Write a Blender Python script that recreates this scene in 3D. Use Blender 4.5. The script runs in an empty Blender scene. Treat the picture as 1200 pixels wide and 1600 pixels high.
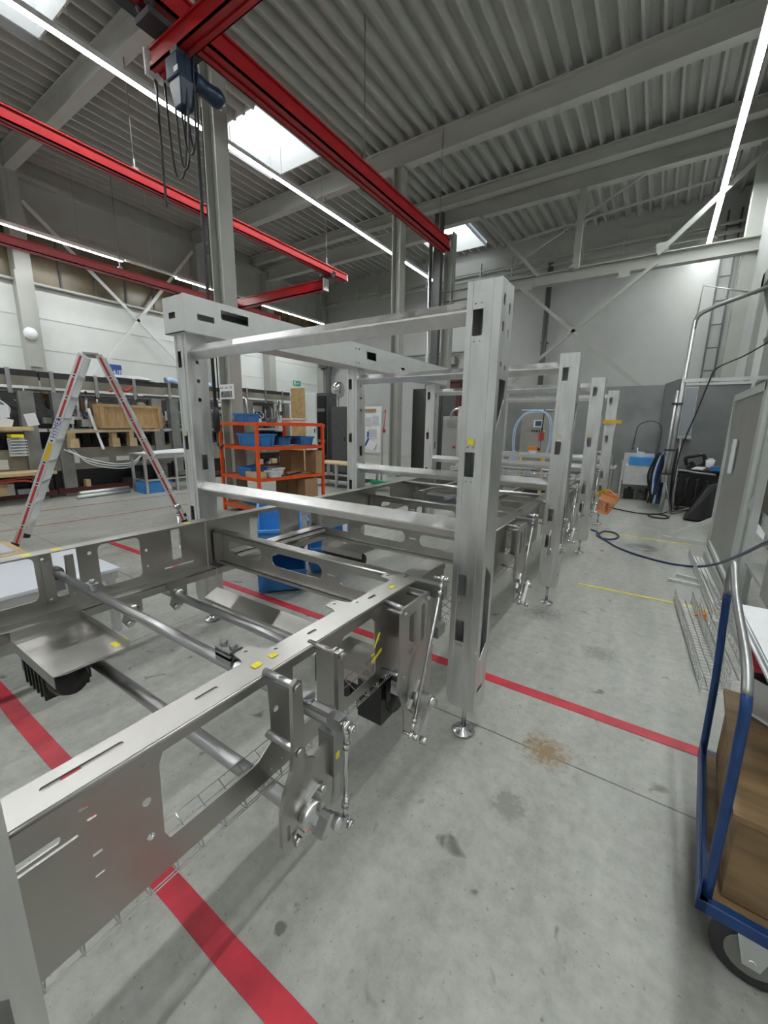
import bpy, math, random
from mathutils import Matrix, Vector
from mathutils.geometry import tessellate_polygon
random.seed(7)
SC = bpy.context.scene
COL = SC.collection
PI = math.pi

# ------------------------------------------------------------------ camera
H = 1.6
_y, _p, _r, _f = 5.82262479e-01, 2.10992103e-01, 1.52509206e-02, 634.7
fw = Vector((-math.sin(_y) * math.cos(_p), math.cos(_y) * math.cos(_p), -math.sin(_p)))
rt = Vector((math.cos(_y), math.sin(_y), 0))
dn = fw.cross(rt)
r2 = rt * math.cos(_r) - dn * math.sin(_r)
d2 = rt * math.sin(_r) + dn * math.cos(_r)
cam = bpy.data.cameras.new('camera')
cam.sensor_fit = 'HORIZONTAL'
cam.sensor_width = 36
cam.lens = _f * 36 / 1200
cam.clip_start = 0.02
cam.clip_end = 100
co = bpy.data.objects.new('camera', cam)
COL.objects.link(co)
up = -d2
bk = -fw
co.matrix_world = Matrix(((r2.x, up.x, bk.x, 0), (r2.y, up.y, bk.y, 0), (r2.z, up.z, bk.z, H), (0, 0, 0, 1)))
SC.camera = co
SC.view_settings.view_transform = 'Standard'
SC.view_settings.look = 'None'
SC.view_settings.gamma = 1
SC.view_settings.use_curve_mapping = False
SC.view_settings.exposure = 1.0
LIGHT = 36.0      # luminous strip strength
SKYL = 1.1        # daylight behind the roof lights

w = bpy.data.worlds.new('world')
SC.world = w
w.use_nodes = True
w.node_tree.nodes['Background'].inputs[0].default_value = (0.75, 0.85, 1, 1)
w.node_tree.nodes['Background'].inputs[1].default_value = 0.6

# ------------------------------------------------------------------ materials
def mat(name, col, rough=0.5, metal=0.0, noise=0.0, nscale=8.0, bump=0.0, bscale=40.0, emit=0, stretch=None, alpha=1, rn=0.0, trans=0):
    m = bpy.data.materials.new(name)
    m.use_nodes = True
    nt = m.node_tree
    b = nt.nodes['Principled BSDF']
    b.inputs['Base Color'].default_value = (*col, 1)
    b.inputs['Roughness'].default_value = rough
    b.inputs['Metallic'].default_value = metal
    if emit:
        b.inputs['Emission Color'].default_value = (*col, 1)
        b.inputs['Emission Strength'].default_value = emit
    if trans:
        b.inputs['Transmission Weight'].default_value = trans
    tc = nt.nodes.new('ShaderNodeTexCoord')
    mp = nt.nodes.new('ShaderNodeMapping')
    nt.links.new(tc.outputs['Object'], mp.inputs[0])
    if stretch:
        mp.inputs['Scale'].default_value = stretch
    if noise or rn:
        n = nt.nodes.new('ShaderNodeTexNoise')
        n.inputs['Scale'].default_value = nscale
        n.inputs['Detail'].default_value = 6
        nt.links.new(mp.outputs[0], n.inputs['Vector'])
        if noise:
            r = nt.nodes.new('ShaderNodeValToRGB')
            r.color_ramp.elements[0].position = 0.3
            r.color_ramp.elements[1].position = 0.7
            r.color_ramp.elements[0].color = (*[c * (1 - noise) for c in col], 1)
            r.color_ramp.elements[1].color = (*[min(1, c * (1 + noise)) for c in col], 1)
            nt.links.new(n.outputs['Fac'], r.inputs[0])
            nt.links.new(r.outputs[0], b.inputs['Base Color'])
        if rn:
            mr = nt.nodes.new('ShaderNodeMapRange')
            mr.inputs['From Min'].default_value = 0.3
            mr.inputs['From Max'].default_value = 0.7
            mr.inputs['To Min'].default_value = max(0.03, rough - rn)
            mr.inputs['To Max'].default_value = rough + rn
            nt.links.new(n.outputs['Fac'], mr.inputs['Value'])
            nt.links.new(mr.outputs[0], b.inputs['Roughness'])
    if bump:
        n2 = nt.nodes.new('ShaderNodeTexNoise')
        n2.inputs['Scale'].default_value = bscale
        n2.inputs['Detail'].default_value = 4
        nt.links.new(mp.outputs[0], n2.inputs['Vector'])
        bp = nt.nodes.new('ShaderNodeBump')
        bp.inputs['Strength'].default_value = bump
        bp.inputs['Distance'].default_value = 0.01
        nt.links.new(n2.outputs['Fac'], bp.inputs['Height'])
        nt.links.new(bp.outputs[0], b.inputs['Normal'])
    return m

M = {}
M['steel'] = mat('stainless_sheet', (0.47, 0.46, 0.44), 0.32, 1.0, noise=0.08, nscale=5, rn=0.04)
M['post'] = mat('ground_stainless', (0.70, 0.70, 0.70), 0.44, 1.0, noise=0.10, nscale=7, stretch=(3, 3, 0.6), rn=0.08)
M['bar'] = mat('brushed_bar', (0.78, 0.78, 0.78), 0.40, 1.0, noise=0.08, nscale=14, rn=0.1)
M['tube'] = mat('round_bar_steel', (0.47, 0.47, 0.48), 0.33, 1.0, rn=0.05, nscale=20)
M['cast'] = mat('grey_machined_steel', (0.40, 0.41, 0.41), 0.42, 1.0, noise=0.1)
M['shiny'] = mat('bright_steel', (0.66, 0.66, 0.66), 0.24, 1.0)
M['glassbead'] = mat('glass_blasted_steel', (0.66, 0.67, 0.67), 0.55, 1.0, noise=0.04, nscale=9)
M['alu'] = mat('aluminium', (0.68, 0.69, 0.70), 0.4, 0.85, noise=0.05)
M['black'] = mat('black_plastic', (0.012, 0.012, 0.013), 0.4)
M['dark'] = mat('dark_rubber', (0.03, 0.03, 0.032), 0.6, noise=0.2)
M['darkgrey'] = mat('dark_grey_paint', (0.09, 0.09, 0.092), 0.45, noise=0.15)
M['midgrey'] = mat('mid_grey_steel', (0.27, 0.27, 0.26), 0.45, 0.5, noise=0.25, nscale=3)
M['beam'] = mat('light_grey_paint', (0.38, 0.39, 0.36), 0.45, noise=0.05, nscale=2)
M['white'] = mat('white_paint', (0.72, 0.74, 0.73), 0.6, noise=0.03, nscale=2)
M['paper'] = mat('white_paper', (0.78, 0.80, 0.83), 0.7, noise=0.04, nscale=20)
M['red'] = mat('crane_red', (0.36, 0.008, 0.012), 0.35, noise=0.08)
M['redtape'] = mat('red_floor_tape', (0.52, 0.028, 0.05), 0.5, noise=0.22, nscale=9)
M['redthin'] = mat('worn_red_line', (0.40, 0.17, 0.17), 0.6, noise=0.4, nscale=9)
M['yellowtape'] = mat('yellow_floor_tape', (0.72, 0.60, 0.09), 0.5, noise=0.18, nscale=14)
M['yellow'] = mat('yellow_label', (0.85, 0.74, 0.03), 0.5)
M['yplastic'] = mat('yellow_plastic', (0.72, 0.45, 0.02), 0.4)
M['orange'] = mat('orange_powder_coat', (0.72, 0.085, 0.012), 0.4, noise=0.08)
M['netorange'] = mat('orange_basket_plastic', (0.85, 0.22, 0.03), 0.45)
M['peach'] = mat('pale_orange_plastic', (0.90, 0.42, 0.18), 0.45)
M['blue'] = mat('blue_crate_plastic', (0.035, 0.19, 0.50), 0.4, noise=0.08)
M['skyblue'] = mat('light_blue_bin_plastic', (0.06, 0.28, 0.66), 0.4, noise=0.08)
M['truckblue'] = mat('blue_truck_paint', (0.008, 0.045, 0.17), 0.35, noise=0.2, nscale=16)
M['backwall'] = mat('grey_white_wall', (0.46, 0.465, 0.455), 0.6, noise=0.03, nscale=2)
M['yellowpale'] = mat('faded_yellow_label', (0.62, 0.58, 0.30), 0.5)
M['pane'] = mat('pale_window_pane', (0.42, 0.47, 0.52), 0.2)
M['hoistblue'] = mat('dark_blue_hoist_paint', (0.006, 0.022, 0.055), 0.35)
M['ply'] = mat('worn_plywood', (0.21, 0.135, 0.065), 0.65, noise=0.45, nscale=2.6, stretch=(1, 6, 5))
M['wood'] = mat('pine_wood', (0.45, 0.29, 0.14), 0.65, noise=0.2, nscale=5, stretch=(5, 5, 1))
M['palewood'] = mat('pale_timber', (0.56, 0.42, 0.25), 0.65, noise=0.15, nscale=7)
M['osb'] = mat('plywood_sheet', (0.52, 0.36, 0.17), 0.65, noise=0.2, nscale=6)
M['card'] = mat('cardboard', (0.36, 0.22, 0.12), 0.75, noise=0.08)
M['hosebluedark'] = mat('dark_blue_hose', (0.02, 0.03, 0.10), 0.35)
M['frame'] = mat('pale_frame_paint', (0.55, 0.58, 0.56), 0.45)
M['ctrl'] = mat('control_cabinet_grey', (0.33, 0.32, 0.29), 0.4, noise=0.05)
M['hosepale'] = mat('pale_blue_hose', (0.42, 0.55, 0.78), 0.3)
M['clearbox'] = mat('translucent_plastic', (0.62, 0.66, 0.68), 0.35, noise=0.1, nscale=15)
M['concretewall'] = mat('grey_splash_wall', (0.235, 0.245, 0.245), 0.4, noise=0.22, nscale=1.6, rn=0.1)
M['panelgrey'] = mat('pale_grey_sheet', (0.34, 0.34, 0.325), 0.45, noise=0.05, nscale=3)
M['green'] = mat('green_plastic', (0.01, 0.32, 0.14), 0.4)
M['signgreen'] = mat('exit_green', (0.02, 0.36, 0.17), 0.5)
M['signblue'] = mat('sign_blue', (0.03, 0.09, 0.36), 0.5)
M['signred'] = mat('sign_red', (0.5, 0.03, 0.03), 0.5)
M['purple'] = mat('purple_print', (0.10, 0.05, 0.35), 0.5)
M['screen'] = mat('display_blue', (0.05, 0.10, 0.20), 0.2)
M['brown'] = mat('red_brown_primer', (0.09, 0.022, 0.016), 0.5, noise=0.2)
M['hosered'] = mat('orange_red_hose', (0.42, 0.08, 0.05), 0.45)
M['oldbeige'] = mat('aged_beige_paint', (0.22, 0.20, 0.165), 0.5, noise=0.3, nscale=2)
M['roofsteel'] = mat('roof_steel_paint', (0.46, 0.465, 0.435), 0.45, noise=0.05, nscale=2)
M['lamp'] = mat('led_diffuser', (0.96, 1.0, 0.98), 0.5, emit=LIGHT)
M['sky'] = mat('daylight_dome', (0.93, 0.97, 1.0), 0.5, emit=SKYL)
M['cyan'] = mat('green_panel_sheet', (0.05, 0.10, 0.09), 0.3)
M['ceil'] = mat('roof_sheet', (0.42, 0.425, 0.40), 0.5, noise=0.06, nscale=2)
M['ivory'] = mat('white_laminate', (0.62, 0.65, 0.72), 0.35)

def floor_mat():
    m = bpy.data.materials.new('power_floated_concrete')
    m.use_nodes = True
    nt = m.node_tree
    N = nt.nodes.new
    L = nt.links.new
    b = nt.nodes['Principled BSDF']
    tc = N('ShaderNodeTexCoord')
    def noise(scale, detail, rough=0.6, st=None, dist=0):
        mp = N('ShaderNodeMapping')
        L(tc.outputs['Object'], mp.inputs[0])
        if st:
            mp.inputs['Scale'].default_value = st
        n = N('ShaderNodeTexNoise')
        n.inputs['Scale'].default_value = scale
        n.inputs['Detail'].default_value = detail
        n.inputs['Roughness'].default_value = rough
        n.inputs['Distortion'].default_value = dist
        L(mp.outputs[0], n.inputs['Vector'])
        return n.outputs['Fac']
    def ramp(f, p0, c0, p1, c1):
        r = N('ShaderNodeValToRGB')
        r.color_ramp.elements[0].position = p0
        r.color_ramp.elements[0].color = (*c0, 1)
        r.color_ramp.elements[1].position = p1
        r.color_ramp.elements[1].color = (*c1, 1)
        L(f, r.inputs[0])
        return r.outputs[0]
    def mul(a, c, fac=1):
        x = N('ShaderNodeMix')
        x.data_type = 'RGBA'
        x.blend_type = 'MULTIPLY'
        x.inputs[0].default_value = fac
        L(a, x.inputs[6])
        L(c, x.inputs[7])
        return x.outputs[2]
    base = ramp(noise(0.9, 10, 0.65, dist=0.4), 0.3, (0.335, 0.34, 0.315), 0.72, (0.455, 0.46, 0.43))
    fine = ramp(noise(16, 8, 0.7), 0.3, (0.80, 0.80, 0.79), 0.65, (1.08, 1.08, 1.07))
    streak = ramp(noise(2.2, 6, 0.6, st=(2.5, 0.45, 1)), 0.32, (0.83, 0.83, 0.82), 0.62, (1.04, 1.04, 1.04))
    spots = ramp(noise(7.5, 3, 0.5, dist=0.6), 0.26, (0.42, 0.42, 0.40), 0.33, (1, 1, 1))
    pits = ramp(noise(60, 2, 0.5), 0.25, (0.55, 0.55, 0.53), 0.34, (1, 1, 1))
    c = mul(mul(mul(mul(base, fine), streak), spots), pits)
    # saw cuts in the slab, every 5.8 m
    sx = N('ShaderNodeSeparateXYZ')
    L(tc.outputs['Object'], sx.inputs[0])
    for ax, off, per in (('X', 3.06, 5.9), ('Y', 4.2, 6.1)):
        a = N('ShaderNodeMath'); a.operation = 'ADD'; a.inputs[1].default_value = off + 59 if ax == 'X' else off + 61
        L(sx.outputs[ax], a.inputs[0])
        q = N('ShaderNodeMath'); q.operation = 'MODULO'; q.inputs[1].default_value = per
        L(a.outputs[0], q.inputs[0])
        g = N('ShaderNodeMath'); g.operation = 'GREATER_THAN'; g.inputs[1].default_value = 0.009
        L(q.outputs[0], g.inputs[0])
        c = mul(c, ramp(g.outputs[0], 0, (0.35, 0.35, 0.33), 1, (1, 1, 1)))
    # rust stain in front of the post
    def stain(cx, cy, rad, colr, thr=0.5):
        v = N('ShaderNodeVectorMath'); v.operation = 'DISTANCE'
        v.inputs[1].default_value = (cx, cy, 0)
        L(tc.outputs['Object'], v.inputs[0])
        mr = N('ShaderNodeMapRange')
        mr.inputs['From Min'].default_value = rad
        mr.inputs['From Max'].default_value = 0
        L(v.outputs['Value'], mr.inputs['Value'])
        n = noise(34, 5, 0.75)
        k = N('ShaderNodeMath'); k.operation = 'MULTIPLY'
        L(mr.outputs[0], k.inputs[0]); L(n, k.inputs[1])
        s = N('ShaderNodeMapRange')
        s.inputs['From Min'].default_value = thr * 0.45
        s.inputs['From Max'].default_value = thr * 0.75
        L(k.outputs[0], s.inputs['Value'])
        return s.outputs[0], colr
    for (cx, cy, rd, cl, th) in ((-0.27, 1.93, 0.30, (0.27, 0.18, 0.09), 0.6), (-0.335, 1.52, 0.16, (0.24, 0.24, 0.22), 0.5),
                                 (-0.815, 0.665, 0.035, (0.16, 0.16, 0.15), 0.35), (-0.62, 3.55, 0.42, (0.2, 0.2, 0.19), 0.62),
                                 (-0.15, 3.1, 0.3, (0.24, 0.24, 0.22), 0.6), (0.0, 6.46, 0.30, (0.2, 0.2, 0.19), 0.3)):
        s, cl = stain(cx, cy, rd, cl, th)
        x = N('ShaderNodeMix'); x.data_type = 'RGBA'
        L(s, x.inputs[0]); L(c, x.inputs[6])
        x.inputs[7].default_value = (*cl, 1)
        c = x.outputs[2]
    L(c, b.inputs['Base Color'])
    rr = N('ShaderNodeMapRange')
    rr.inputs['To Min'].default_value = 0.26
    rr.inputs['To Max'].default_value = 0.52
    L(noise(3, 8, 0.7), rr.inputs['Value'])
    L(rr.outputs[0], b.inputs['Roughness'])
    bp = N('ShaderNodeBump')
    bp.inputs['Strength'].default_value = 0.12
    bp.inputs['Distance'].default_value = 0.01
    L(noise(45, 6, 0.7), bp.inputs['Height'])
    L(bp.outputs[0], b.inputs['Normal'])
    return m
M['floor'] = floor_mat()

# ------------------------------------------------------------------ mesh builder
class MB:
    def __init__(s):
        s.v = []; s.f = []; s.sm = []; s.mi = []; s.cur = 0
    def add(s, vs, fs, smooth=False):
        o = len(s.v)
        s.v += [tuple(a) for a in vs]
        for f in fs:
            s.f.append([i + o for i in f]); s.sm.append(smooth); s.mi.append(s.cur)
        return s
    def box(s, x0, x1, y0, y1, z0, z1):
        v = [(x, y, z) for z in (z0, z1) for y in (y0, y1) for x in (x0, x1)]
        return s.add(v, [(0, 2, 3, 1), (4, 5, 7, 6), (0, 1, 5, 4), (2, 6, 7, 3), (0, 4, 6, 2), (1, 3, 7, 5)])
    def hexa(s, b, t):
        return s.add(list(b) + list(t), [(3, 2, 1, 0), (4, 5, 6, 7), (0, 1, 5, 4), (1, 2, 6, 5), (2, 3, 7, 6), (3, 0, 4, 7)])
    def obox(s, c, u, v, n, su, sv, sn):
        c = Vector(c); u = Vector(u).normalized(); v = Vector(v).normalized(); n = Vector(n).normalized()
        q = lambda a, b, d: c + u * a * su / 2 + v * b * sv / 2 + n * d * sn / 2
        return s.hexa([q(-1, -1, -1), q(1, -1, -1), q(1, 1, -1), q(-1, 1, -1)], [q(-1, -1, 1), q(1, -1, 1), q(1, 1, 1), q(-1, 1, 1)])
    def bar(s, p0, p1, wd, ht, upv=(0, 0, 1)):
        p0 = Vector(p0); p1 = Vector(p1); d = (p1 - p0)
        u = d.normalized(); a = Vector(upv)
        if abs(u.dot(a)) > 0.98: a = Vector((0, 1, 0))
        sd = u.cross(a).normalized(); n = sd.cross(u)
        return s.obox((p0 + p1) / 2, u, sd, n, d.length, wd, ht)
    def tube(s, pts, r, n=10, closed=False, r1=None):
        P = [Vector(p) for p in pts]
        k = len(P)
        vs = []; up = None
        for i, p in enumerate(P):
            if closed: t = (P[(i + 1) % k] - P[i - 1]).normalized()
            elif i == 0: t = (P[1] - P[0]).normalized()
            elif i == k - 1: t = (P[-1] - P[-2]).normalized()
            else: t = ((P[i + 1] - p).normalized() + (p - P[i - 1]).normalized()).normalized()
            if up is None:
                up = Vector((0, 0, 1)) if abs(t.z) < 0.9 else Vector((1, 0, 0))
            a = (up - t * up.dot(t)).normalized(); up = a; b = t.cross(a)
            rr = r if r1 is None else r + (r1 - r) * i / (k - 1)
            vs += [p + (a * math.cos(2 * PI * j / n) + b * math.sin(2 * PI * j / n)) * rr for j in range(n)]
        fs = []
        for i in range(k if closed else k - 1):
            i2 = (i + 1) % k
            for j in range(n):
                j2 = (j + 1) % n
                fs.append((i * n + j, i * n + j2, i2 * n + j2, i2 * n + j))
        s.add(vs, fs, n > 5)
        if not closed:
            o = len(s.v) - len(vs)
            s.f.append([o + j for j in range(n)][::-1]); s.sm.append(False); s.mi.append(s.cur)
            s.f.append([o + (k - 1) * n + j for j in range(n)]); s.sm.append(False); s.mi.append(s.cur)
        return s
    def cyl(s, p0, p1, r, n=16, r1=None):
        return s.tube([p0, p1], r, n, r1=r1)
    def plate(s, outer, holes, o, u, v, th):
        o = Vector(o); u = Vector(u).normalized(); v = Vector(v).normalized(); n = u.cross(v)
        loops = [outer] + list(holes)
        fl = [p for l in loops for p in l]
        tri = tessellate_polygon([[Vector((p[0], p[1], 0)) for p in l] for l in loops])
        A = [o + u * p[0] + v * p[1] for p in fl]
        Bk = [a + n * th for a in A]
        m = len(A)
        fs = []
        for t in tri:
            a, b, c = t
            ar = (fl[b][0] - fl[a][0]) * (fl[c][1] - fl[a][1]) - (fl[b][1] - fl[a][1]) * (fl[c][0] - fl[a][0])
            if ar < 0: a, b, c = c, b, a
            fs.append((c, b, a)); fs.append((a + m, b + m, c + m))
        st = 0
        for li, l in enumerate(loops):
            k = len(l)
            ar = sum(l[i][0] * l[(i + 1) % k][1] - l[(i + 1) % k][0] * l[i][1] for i in range(k))
            ccw = ar > 0
            if li: ccw = not ccw
            for i in range(k):
                a = st + i; b = st + (i + 1) % k
                fs.append((a, b, b + m, a + m) if ccw else (b, a, a + m, b + m))
            st += k
        return s.add(A + Bk, fs)
    def lathe(s, prof, c, n=24, axis='z'):
        vs = []; k = len(prof)
        for r, z in prof:
            for j in range(n):
                a = 2 * PI * j / n
                if axis == 'z': q = (c[0] + r * math.cos(a), c[1] + r * math.sin(a), c[2] + z)
                elif axis == 'x': q = (c[0] + z, c[1] + r * math.cos(a), c[2] + r * math.sin(a))
                else: q = (c[0] + r * math.sin(a), c[1] + z, c[2] + r * math.cos(a))
                vs.append(q)
        fs = [(i * n + j, i * n + (j + 1) % n, (i + 1) * n + (j + 1) % n, (i + 1) * n + j) for i in range(k - 1) for j in range(n)]
        return s.add(vs, fs, True)
    def hexnut(s, p0, p1, r):
        return s.tube([p0, p1], r, 6)

def rr(x0, x1, y0, y1, r=0.0, n=4):
    if r <= 0: return [(x0, y0), (x1, y0), (x1, y1), (x0, y1)]
    out = []
    for cx, cy, a0 in ((x1 - r, y0 + r, -90), (x1 - r, y1 - r, 0), (x0 + r, y1 - r, 90), (x0 + r, y0 + r, 180)):
        for i in range(n + 1):
            a = math.radians(a0 + 90 * i / n)
            out.append((cx + r * math.cos(a), cy + r * math.sin(a)))
    return out
def circ(x, y, r, n=12):
    return [(x + r * math.cos(2 * PI * i / n), y + r * math.sin(2 * PI * i / n)) for i in range(n)]
def smooth_path(pts, k=6):
    P = [Vector(p) for p in pts]
    out = []
    for i in range(len(P) - 1):
        p0 = P[max(0, i - 1)]; p1 = P[i]; p2 = P[i + 1]; p3 = P[min(len(P) - 1, i + 2)]
        for j in range(k):
            t = j / k
            out.append(0.5 * ((2 * p1) + (p2 - p0) * t + (2 * p0 - 5 * p1 + 4 * p2 - p3) * t * t + (3 * p1 - p0 - 3 * p2 + p3) * t ** 3))
    out.append(P[-1])
    return out

ROOT = {}
def thing(name, label, cat, loc=(0, 0, 0), group=None):
    o = bpy.data.objects.new(name, None)
    COL.objects.link(o)
    o.location = loc
    o.empty_display_size = 0.1
    o['label'] = label; o['category'] = cat
    if group: o['group'] = group
    ROOT[o.name] = Vector(loc)
    return o
def mk(name, mb, m, parent=None, label=None, bevel=0, off=None):
    me = bpy.data.meshes.new(name)
    base = ROOT.get(parent.name, Vector((0, 0, 0))) if parent else Vector((0, 0, 0))
    if off is not None: base = Vector(off)
    me.from_pydata([tuple(Vector(v) - base) for v in mb.v], [], mb.f)
    me.polygons.foreach_set('use_smooth', mb.sm)
    ms = m if isinstance(m, (list, tuple)) else [m]
    for q in ms: me.materials.append(M[q] if isinstance(q, str) else q)
    if len(ms) > 1: me.polygons.foreach_set('material_index', mb.mi)
    me.update()
    o = bpy.data.objects.new(name, me)
    COL.objects.link(o)
    if parent:
        o.parent = parent
        ROOT[o.name] = base
    if label: o['label'] = label
    if bevel:
        b = o.modifiers.new('bevel', 'BEVEL'); b.width = bevel; b.segments = 2; b.limit_method = 'ANGLE'; b.angle_limit = 0.7
    return o
def solo(name, mb, m, label, cat, group=None, bevel=0, loc=None):
    """a thing that is one mesh; origin at loc"""
    if loc is None:
        xs = [v[0] for v in mb.v]; ys = [v[1] for v in mb.v]; zs = [v[2] for v in mb.v]
        loc = ((min(xs) + max(xs)) / 2, (min(ys) + max(ys)) / 2, min(zs))
    o = mk(name, mb, m, None, label, bevel, off=loc)
    o.location = loc
    o['category'] = cat
    if group: o['group'] = group
    return o
def struct(name, mb, m, bevel=0):
    o = mk(name, mb, m, None, None, bevel)
    o['kind'] = 'structure'
    return o
def tree_copy(o, parent=None):
    c = o.copy(); COL.objects.link(c)
    if parent: c.parent = parent
    for ch in [x for x in bpy.data.objects if x.parent == o]:
        tree_copy(ch, c)
    return c
def dup(root, delta, label=None, rotz=None):
    c = tree_copy(root)
    c.location = Vector(root.location) + Vector(delta)
    if rotz is not None: c.rotation_euler = (0, 0, rotz)
    if label: c['label'] = label
    return c
def dup_part(p, delta):
    """copy a part (with its sub-parts) beside itself under the same thing"""
    c = tree_copy(p, p.parent)
    c.location = Vector(p.location) + Vector(delta)
    return c
def text_mesh(name, body, size, o, u, v, m, parent, depth=0.0015, align='LEFT', label=None):
    cu = bpy.data.curves.new(name, 'FONT')
    cu.body = body; cu.size = size; cu.extrude = depth; cu.align_x = align
    t = bpy.data.objects.new(name + '_tmp', cu)
    me = bpy.data.meshes.new_from_object(t)
    bpy.data.objects.remove(t)
    u = Vector(u).normalized(); v = Vector(v).normalized(); n = u.cross(v)
    base = ROOT.get(parent.name, Vector((0, 0, 0)))
    o = Vector(o) - base
    me.transform(Matrix(((u.x, v.x, n.x, o.x), (u.y, v.y, n.y, o.y), (u.z, v.z, n.z, o.z), (0, 0, 0, 1))))
    me.materials.clear(); me.materials.append(M[m])
    ob = bpy.data.objects.new(name, me)
    COL.objects.link(ob); ob.parent = parent
    if label: ob['label'] = label
    return ob

# ================================================================== HALL
XL, XR, YF, YB, ZC = -16.8, 1.5, -9.0, 18.8, 9.1
SKY = [(-11.55, -9.95, 2.3, 4.45), (-11.3, -9.1, 8.0, 10.25), (-9.4, -7.1, 15.9, 18.4), (-5.0, -2.8, -6, -3.6), (-11.3, -9.1, -6, -3.6)]
b = MB().box(XL, XR + 2, YF, YB, -0.2, 0)
struct('floor', b, 'floor')
# corrugated roof sheet, ribs along Y, open where the roof lights are
b = MB()
P = 0.35
x = XL - 0.2
prof = []
while x < XR + 2.2:
    prof += [(x, ZC), (x + 0.06, ZC), (x + 0.12, ZC + 0.17), (x + 0.29, ZC + 0.17)]
    x += P
for i in range(len(prof) - 1):
    (xa, za), (xb, zb) = prof[i], prof[i + 1]
    xm = (xa + xb) / 2
    ys = [YF, YB]
    for s in SKY:
        if s[0] < xm < s[1]: ys += [s[2], s[3]]
    ys.sort()
    for k in range(0, len(ys), 2):
        y0, y1 = ys[k], ys[k + 1]
        b.add([(xa, y0, za), (xb, y0, zb), (xb, y1, zb), (xa, y1, za)], [(0, 1, 2, 3)])
struct('ceiling', b, 'ceil')
for i, s in enumerate(SKY):
    b = MB()
    x0, x1, y0, y1 = s[0] + 0.08, s[1] - 0.08, s[2], s[3]
    t = 0.04
    z0, z1 = ZC + 0.05, ZC + 0.75
    b.box(x0 - t, x0, y0 - t, y1 + t, z0, z1); b.box(x1, x1 + t, y0 - t, y1 + t, z0, z1)
    b.box(x0, x1, y0 - t, y0, z0, z1); b.box(x0, x1, y1, y1 + t, z0, z1)
    fr = struct('window_%d' % (i + 1), b, 'white')
    g = MB().box(x0 - t, x1 + t, y0 - t, y1 + t, z1, z1 + 0.03)
    mk('glazing', g, 'sky', fr, 'bright daylit roof light dome')

# left wall: white insulated panels, dim translucent window strip, painted steel above
wl = MB()
pz = [0, 0.95, 1.9, 2.85, 3.8, 4.75, 5.7]
for i in range(6):
    z0, z1 = pz[i], pz[i + 1] - 0.02
    wl.box(XL - 0.15, XL, YF, YB, z0, z1 - 0.015)
wl.box(XL - 0.2, XL - 0.03, YF, YB, 0, 5.7)
struct('wall_left', wl, 'white')
b = MB().box(XL - 0.15, XL - 0.01, YF, YB, 7.3, ZC + 0.2)
b.box(XL - 0.15, XL + 0.12, YF, YB, 7.25, 7.4)
b.box(XL - 0.15, XL + 0.2, YF, YB, 5.68, 5.74)
b.box(XL - 0.15, XL + 0.2, YF, YB, 8.55, 8.68)
struct('trim_1', b, 'roofsteel')
mw = mat('translucent_window_strip', (0.16, 0.125, 0.07), 0.25, noise=0.55, nscale=0.6, stretch=(1, 1, 2))
b = MB().box(XL - 0.12, XL - 0.06, YF, YB, 5.7, 7.3)
wn = struct('window_6', b, mw)
b = MB()
y = YF + 0.2
while y < YB:
    b.box(XL - 0.06, XL - 0.02, y, y + 0.06, 5.7, 7.3); y += 1.0
b.box(XL - 0.06, XL - 0.03, YF, YB, 6.6, 6.64)
mk('mullion', b, 'darkgrey', wn)
# back wall
b = MB().box(XL, XR + 2, YB, YB + 0.2, 0, ZC + 0.3)
struct('wall_back', b, 'backwall')
b = MB()
b.box(XL, XR, YB - 0.10, YB, 8.15, 8.75)
b.box(XL, XR, YB - 0.35, YB - 0.25, 7.85, 7.93)
b.box(XL, XR, YB - 0.35, YB - 0.25, 8.15, 8.2)
for i in range(14):
    b.box(XL + i * 1.35, XL + i * 1.35 + 0.05, YB - 0.36, YB - 0.24, 7.6 + 0.2, 8.5)
struct('trim_2', b, 'roofsteel')
# right wall with a broad door recess
b = MB()
b.plate([(YF, 0), (YB, 0), (YB, ZC + 0.3), (YF, ZC + 0.3)], [rr(7.6, 12.2, 0.02, 4.6)], (XR, 0, 0), (0, 1, 0), (0, 0, 1), 0.2)
struct('wall_right', b, 'white')
b = MB().box(XR + 0.15, XR + 0.2, 7.4, 12.4, 0, 4.8)
for k in range(5): b.box(XR + 0.12, XR + 0.15, 7.6, 12.2, 0.9 * k + 0.8, 0.9 * k + 0.83)
struct('door_1', b, 'panelgrey')
b = MB()
b.box(XR - 0.06, XR + 0.02, 7.35, 7.62, 0, 4.85); b.box(XR - 0.06, XR + 0.02, 12.18, 12.45, 0, 4.85); b.box(XR - 0.06, XR + 0.02, 7.35, 12.45, 4.58, 4.85)
for yy in (14.6, 2.6): b.box(XR - 0.3, XR, yy, yy + 0.35, 0, ZC)
struct('trim_3', b, 'beam')
b = MB().box(XL, XR + 2, YF - 0.2, YF, 0, ZC + 0.3)
struct('wall_front', b, 'white')

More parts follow.
